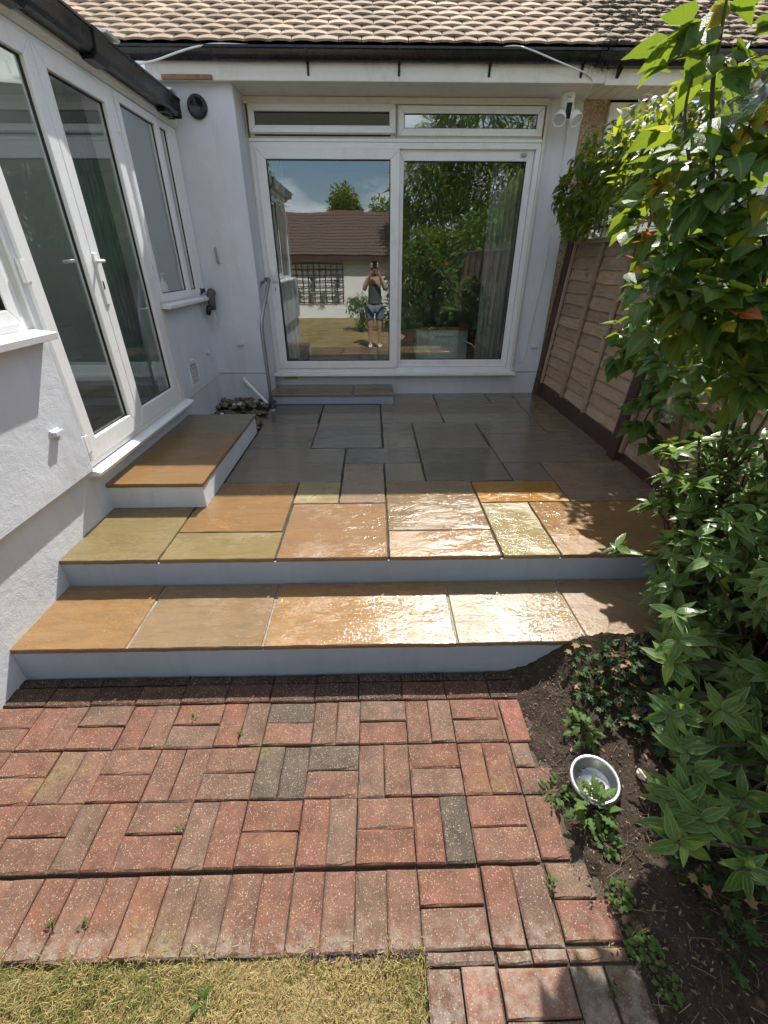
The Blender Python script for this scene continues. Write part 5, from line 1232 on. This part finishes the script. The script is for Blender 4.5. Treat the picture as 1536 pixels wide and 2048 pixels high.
# ------------------------------------------------------------------ the garden behind the camera, seen mirrored in the door
gar = thing('garage', (-2.5, -6.6, 0), 'white garage with brown tiled roof across the lawn, seen mirrored in the door', 'garage')
m = MB(); m.box(-7.5, .9, -9.4, -6.55, -.1, 1.85); m.build('wall', MAT['wood_white'], gar)
m = MB(); m.hexa([(-7.8, -6.25, 1.76), (1.2, -6.25, 1.76), (1.2, -8.0, 3.02), (-7.8, -8.0, 3.02), (-7.8, -6.25, 1.84), (1.2, -6.25, 1.84), (1.2, -8.0, 3.10), (-7.8, -8.0, 3.10)])
m.hexa([(-7.8, -8.0, 3.02), (1.2, -8.0, 3.02), (1.2, -9.7, 1.76), (-7.8, -9.7, 1.76), (-7.8, -8.0, 3.10), (1.2, -8.0, 3.10), (1.2, -9.7, 1.84), (-7.8, -9.7, 1.84)])
gr_ = m.build('roof', MAT['seal'], gar)
rt = MB(); an = math.atan2(1.26, 1.75)
for r_ in range(14):
    for k in range(40):
        x = -7.8+k*.226+(.11 if r_ % 2 else 0); s_ = r_*.155
        Mx = Matrix.Translation((x, -6.22-s_*math.cos(an), 1.85+s_*math.sin(an))) @ Matrix.Rotation(math.pi, 4, 'Z') @ Matrix.Rotation(an-.1, 4, 'X')
        rt.add([Mx @ Vector(v) for v in ((-.108, 0, 0), (.108, 0, 0), (.108, .2, 0), (-.108, .2, 0), (-.108, 0, .02), (0, 0, .024), (.108, 0, .02), (.108, .2, .02), (-.108, .2, .02))], [(0, 1, 6, 5, 4), (4, 5, 6, 7, 8), (0, 4, 8, 3), (1, 2, 7, 6)])
o = rt.build('roof_tile', MAT['gtile'], gr_, recalc=False, color=(.125, .088, .072)); o['kind'] = 'stuff'
m = MB(); m.box(-7.8, 1.2, -6.24, -6.21, 1.70, 1.83); m.build('fascia', MAT['post'], gar)
for x0, x1, zt in ((-1.5, -.3, 3.30), (.1, 1.0, 3.25)):
    m = MB(); m.box(x0, x1, -8.2, -7.9, 3.02, zt-.12); m.build('ridge_block', MAT['gtile'], gar, color=(.20, .11, .085))
gt = thing('garden_trellis', (-1.9, -6.5, .4), 'dark square trellis with flower pots on the white garage wall', 'trellis')
for x in np.arange(-2.75, -1.0, .19):
    m = MB(); m.box(x-.014, x+.014, -6.53, -6.515, .45, 1.62); m.build('lath', MAT['post'], gt)
for z in np.arange(.45, 1.64, .165):
    m = MB(); m.box(-2.8, -1.0, -6.512, -6.497, z-.014, z+.014); m.build('lath', MAT['post'], gt)
for (x, z, lb) in ((-2.5, .75, 'lower left pot'), (-2.1, .68, 'second pot of the lower row'), (-1.7, .62, 'lowest pot'), (-1.25, .7, 'lower right pot'), (-2.0, 1.15, 'upper middle pot'), (-1.2, 1.2, 'upper right pot')):
    c = Vector((x, -6.38, z)); T_ = thing('flower_pot', c, lb+' of trailing green plants on the garage trellis', 'flower pot', 'wall pots on the garage trellis')
    m = MB(); m.lathe([(0, -.07), (.05, -.07), (.075, .05), (.08, .05), (.068, .04), (0, .03)], 12, Matrix.Translation(c)); m.build('pot', MAT['steel'], T_)
    foliage(T_, [(leafM(c+Vector((random.gauss(0, .07), random.gauss(.03, .04), .06+random.gauss(0, .06))), rv(1), (0, 0, 1), random.uniform(.05, .09)), 0, 'geranium') for k in range(60)], CT, 0)
def garden_shrub(name, label, cat, c, rad, n_, L0, L1, mt, temps=CT, trunk=True, flat=1.):
    T_ = thing(name, (c[0], c[1], 0), label, cat)
    if trunk:
        m = MB(); 
        m.tube([(c[0], c[1], -.1), (c[0]+.03, c[1], c[2]*.5), (c[0], c[1]+.03, c[2])], [rad[0]*.13+.02, rad[0]*.10+.015, rad[0]*.04+.005], 9); m.build('trunk', MAT['bark'], T_, smooth=True, recalc=False)
    lv = []; lobes = [(Vector((random.uniform(-.6, .6)*rad[0], random.uniform(-.6, .6)*rad[1], random.uniform(-.65, .7)*rad[2])), random.uniform(.35, .6)) for _ in range(14)]
    for k in range(n_):
        lc, lr = random.choice(lobes); d = Vector((random.gauss(0, 1), random.gauss(0, 1), random.gauss(0, 1))).normalized(); q = d*(.55+.45*random.random())*lr
        p = Vector(c)+lc+Vector((q.x*rad[0], q.y*rad[1], q.z*rad[2]*flat))
        if p.z < .05: continue
        lv.append((leafM(p, d+rv(.5)+Vector((0, 0, -.2)), Vector((0, 0, 1))+rv(.4), random.uniform(L0, L1)), random.randrange(len(temps)), mt))
    foliage(T_, lv, temps, 0, 'crown'); return T_
NEED = [leaf_template(.06, 3, .3, .3, 0, .6), leaf_template(.08, 3, .3, .5, 0, .6)]
garden_shrub('flowering_shrub', 'small leafy shrub beside the photographer in the mirrored garden', 'shrub', (-.35, -3.2, .45), (.42, .42, .45), 1500, .05, .09, 'weed')
garden_shrub('laurel_hedge', 'broad laurel bush filling the mirrored right half of the door', 'hedge', (1.75, -3.3, 1.15), (1.55, .8, 1.25), 12000, .09, .16, 'climber')
garden_shrub('laurel_hedge', 'second broad bush further right in the mirrored garden', 'hedge', (3.3, -2.2, 1.35), (1.6, 1.0, 1.6), 12000, .09, .16, 'shrub')
garden_shrub('cedar_tree', 'tall dark cedar with drooping branches in the mirrored garden', 'tree', (3.3, -6.2, 3.3), (2.9, 1.6, 3.4), 26000, .18, .40, 'climber', NEED)
garden_shrub('garden_tree', 'round dark tree rising behind the middle of the garage roof', 'tree', (-1.1, -13.5, 3.5), (.9, .9, 1.05), 3500, .12, .2, 'climber')
garden_shrub('garden_tree', 'bushy tree rising behind the left part of the garage roof', 'tree', (-4.6, -12.5, 3.5), (1.1, 1.1, 1.8), 3500, .12, .2, 'climber')
garden_shrub('garden_tree', 'low tree behind the right end of the garage roof', 'tree', (.8, -13.0, 3.0), (1.1, 1.1, 1.2), 3000, .12, .2, 'climber')
garden_shrub('garden_tree', 'tall bushy tree at the far right of the mirrored garden', 'tree', (6.5, -5.5, 3.2), (2.4, 1.8, 2.8), 6000, .14, .24, 'climber')

# ------------------------------------------------------------------ the photographer, seen mirrored in the door
person = thing('person', (.03, -.36, -.03), 'person in dark grey top and denim shorts photographing, mirrored in the glass door', 'person')
def skin(name, verts, edges, radii, mat, sub=2, root=0):
    me = bpy.data.meshes.new(name); me.from_pydata(verts, edges, []); o = bpy.data.objects.new(name, me); col.objects.link(o)
    md = o.modifiers.new('skin', 'SKIN'); 
    for i, r_ in enumerate(radii):
        sv = me.skin_vertices[0].data[i]; sv.radius = r_ if isinstance(r_, tuple) else (r_, r_); sv.use_root = (i == root)
    ss = o.modifiers.new('sub', 'SUBSURF'); ss.levels = sub; ss.render_levels = sub
    dg = bpy.context.evaluated_depsgraph_get(); me2 = bpy.data.meshes.new_from_object(o.evaluated_get(dg)); bpy.data.objects.remove(o)
    me2.materials.clear(); me2.materials.append(mat)
    for p in me2.polygons: p.use_smooth = True; p.material_index = 0
    o2 = bpy.data.objects.new(name, me2); col.objects.link(o2); par(o2, person); return o2
px, py = .03, -.36
V = [(px, py, .86), (px, py-.01, 1.0), (px, py, 1.16), (px, py, 1.30), (px, py+.01, 1.40), (px, py+.02, 1.46), (px, py+.03, 1.53), (px, py+.03, 1.60), (px, py+.025, 1.64)]
Rr = [(.15, .10), (.125, .09), (.13, .095), (.12, .085), (.055, .05), (.045, .045), (.068, .078), (.075, .085), (.055, .06)]
E2 = [(i, i+1) for i in range(8)]
def addch(parent, pts, rs):
    k = parent
    for p, r_ in zip(pts, rs): V.append(p); Rr.append(r_); E2.append((k, len(V)-1)); k = len(V)-1
    return k
for s_ in (-1, 1):
    hand = addch(3, [(px+s_*.15, py+.01, 1.35), (px+s_*.215, py+.08, 1.19), (px+s_*.22, py+.14, 1.15), (px+s_*.10, py+.27, 1.42), (px+s_*.07, py+.295, 1.50)], [.058, .047, .044, .030, .026])
    V.append((px+s_*.055, py+.305, 1.575)); Rr.append((.020, .030)); E2.append((hand, len(V)-1)); palm = len(V)-1
    addch(0, [(px+s_*.095, py, .80), (px+s_*.10, py+.005, .62), (px+s_*.10, py+.015, .45), (px+s_*.10, py, .40), (px+s_*.105, py-.02, .25), (px+s_*.105, py-.02, .06), (px+s_*.105, py+.0, .025), (px+s_*.115, py+.11, .012)], [.095, .080, .060, .055, .052, .038, .042, .034])
body = skin('body', V, E2, Rr, MAT['skin'])
for s_ in (-1, 1):      # fingers curled round the phone, thumb towards the lens side
    for k in range(4):
        z = 1.565+k*.019; Lf = (.9, 1.05, 1., .8)[k]
        m = MB(); m.tube([(px+s_*.060, py+.305, z), (px+s_*.075, py+.325, z+.004), (px+s_*.072, py+.348, z+.006), (px+s_*(.072-.03*Lf), py+.352, z+.006)], [.0085, .0085, .008, .0065], 8); m.build('finger', MAT['skin'], person, smooth=True)
    m = MB(); m.tube([(px+s_*.052, py+.300, 1.56), (px+s_*.04, py+.29, 1.60), (px+s_*.022, py+.298, 1.625)], [.0105, .0095, .008], 8); m.build('thumb', MAT['skin'], person, smooth=True)
    for dx in (.032,):
        m = MB(); m.lathe([(0, .010), (.008, .006), (.010, 0), (.008, -.006), (0, -.010)], 10, Matrix.Translation((px+s_*dx, py+.108, 1.585))); m.build('eye', MAT['cable'], person, smooth=True)
    m = MB(); m.lathe([(0, .016), (.012, .008), (.016, -.01), (.0, -.03)], 10, Matrix.Translation((px+s_*.078, py+.02, 1.575))); m.build('ear', MAT['skin'], person, smooth=True)
    foot = [(px+s_*.105, py-.055, .02), (px+s_*.105, py, .02), (px+s_*.112, py+.08, .012), (px+s_*.116, py+.15, .0)]
    skin('shoe', foot, [(0, 1), (1, 2), (2, 3)], [(.042, .042), (.046, .05), (.050, .036), (.040, .025)], MAT['shoe'], 2)
m = MB(); m.lathe([(0, .02), (.008, .012), (.012, -.012), (.0, -.018)], 10, Matrix.Translation((px, py+.118, 1.558))); m.build('nose', MAT['skin'], person, smooth=True)
m = MB(); m.tube([(px-.022, py+.106, 1.522), (px, py+.113, 1.520), (px+.022, py+.106, 1.522)], .005, 6); m.build('mouth', MAT['red_leaf'], person, smooth=True)
skin('hair', [(px, py-.01, 1.665), (px, py-.04, 1.60), (px-.05, py-.045, 1.50), (px-.085, py-.02, 1.42), (px+.05, py-.045, 1.50), (px+.085, py-.02, 1.42), (px-.07, py+.02, 1.60), (px+.07, py+.02, 1.60)],
     [(0, 1), (1, 2), (2, 3), (1, 4), (4, 5), (1, 6), (1, 7)], [(.07, .075), (.085, .08), (.05, .05), (.03, .03), (.05, .05), (.03, .03), (.04, .05), (.04, .05)], MAT['hair'], 2, 1)
skin('top', [(px, py, .84), (px, py, .90), (px, py-.01, 1.0), (px, py, 1.16), (px, py+.005, 1.32)], [(0, 1), (1, 2), (2, 3), (3, 4)], [(.178, .128), (.172, .124), (.150, .112), (.150, .116), (.135, .100)], MAT['top'], 2)
skin('shorts', [(px, py, .86)]+[q for s_ in (-1, 1) for q in ((px+s_*.10, py, .78), (px+s_*.104, py+.005, .62), (px+s_*.104, py+.008, .52))], [(0, 1), (1, 2), (2, 3), (0, 4), (4, 5), (5, 6)], [(.160, .115), .112, .100, .094, .112, .100, .094], MAT['denim'], 2)
ph = MB(); ph.box(px-.046, px+.046, -.030, -.022, 1.555, 1.70); tag(ph.build('phone', MAT['black'], None, .004), 'black phone held up by the photographer', 'phone')
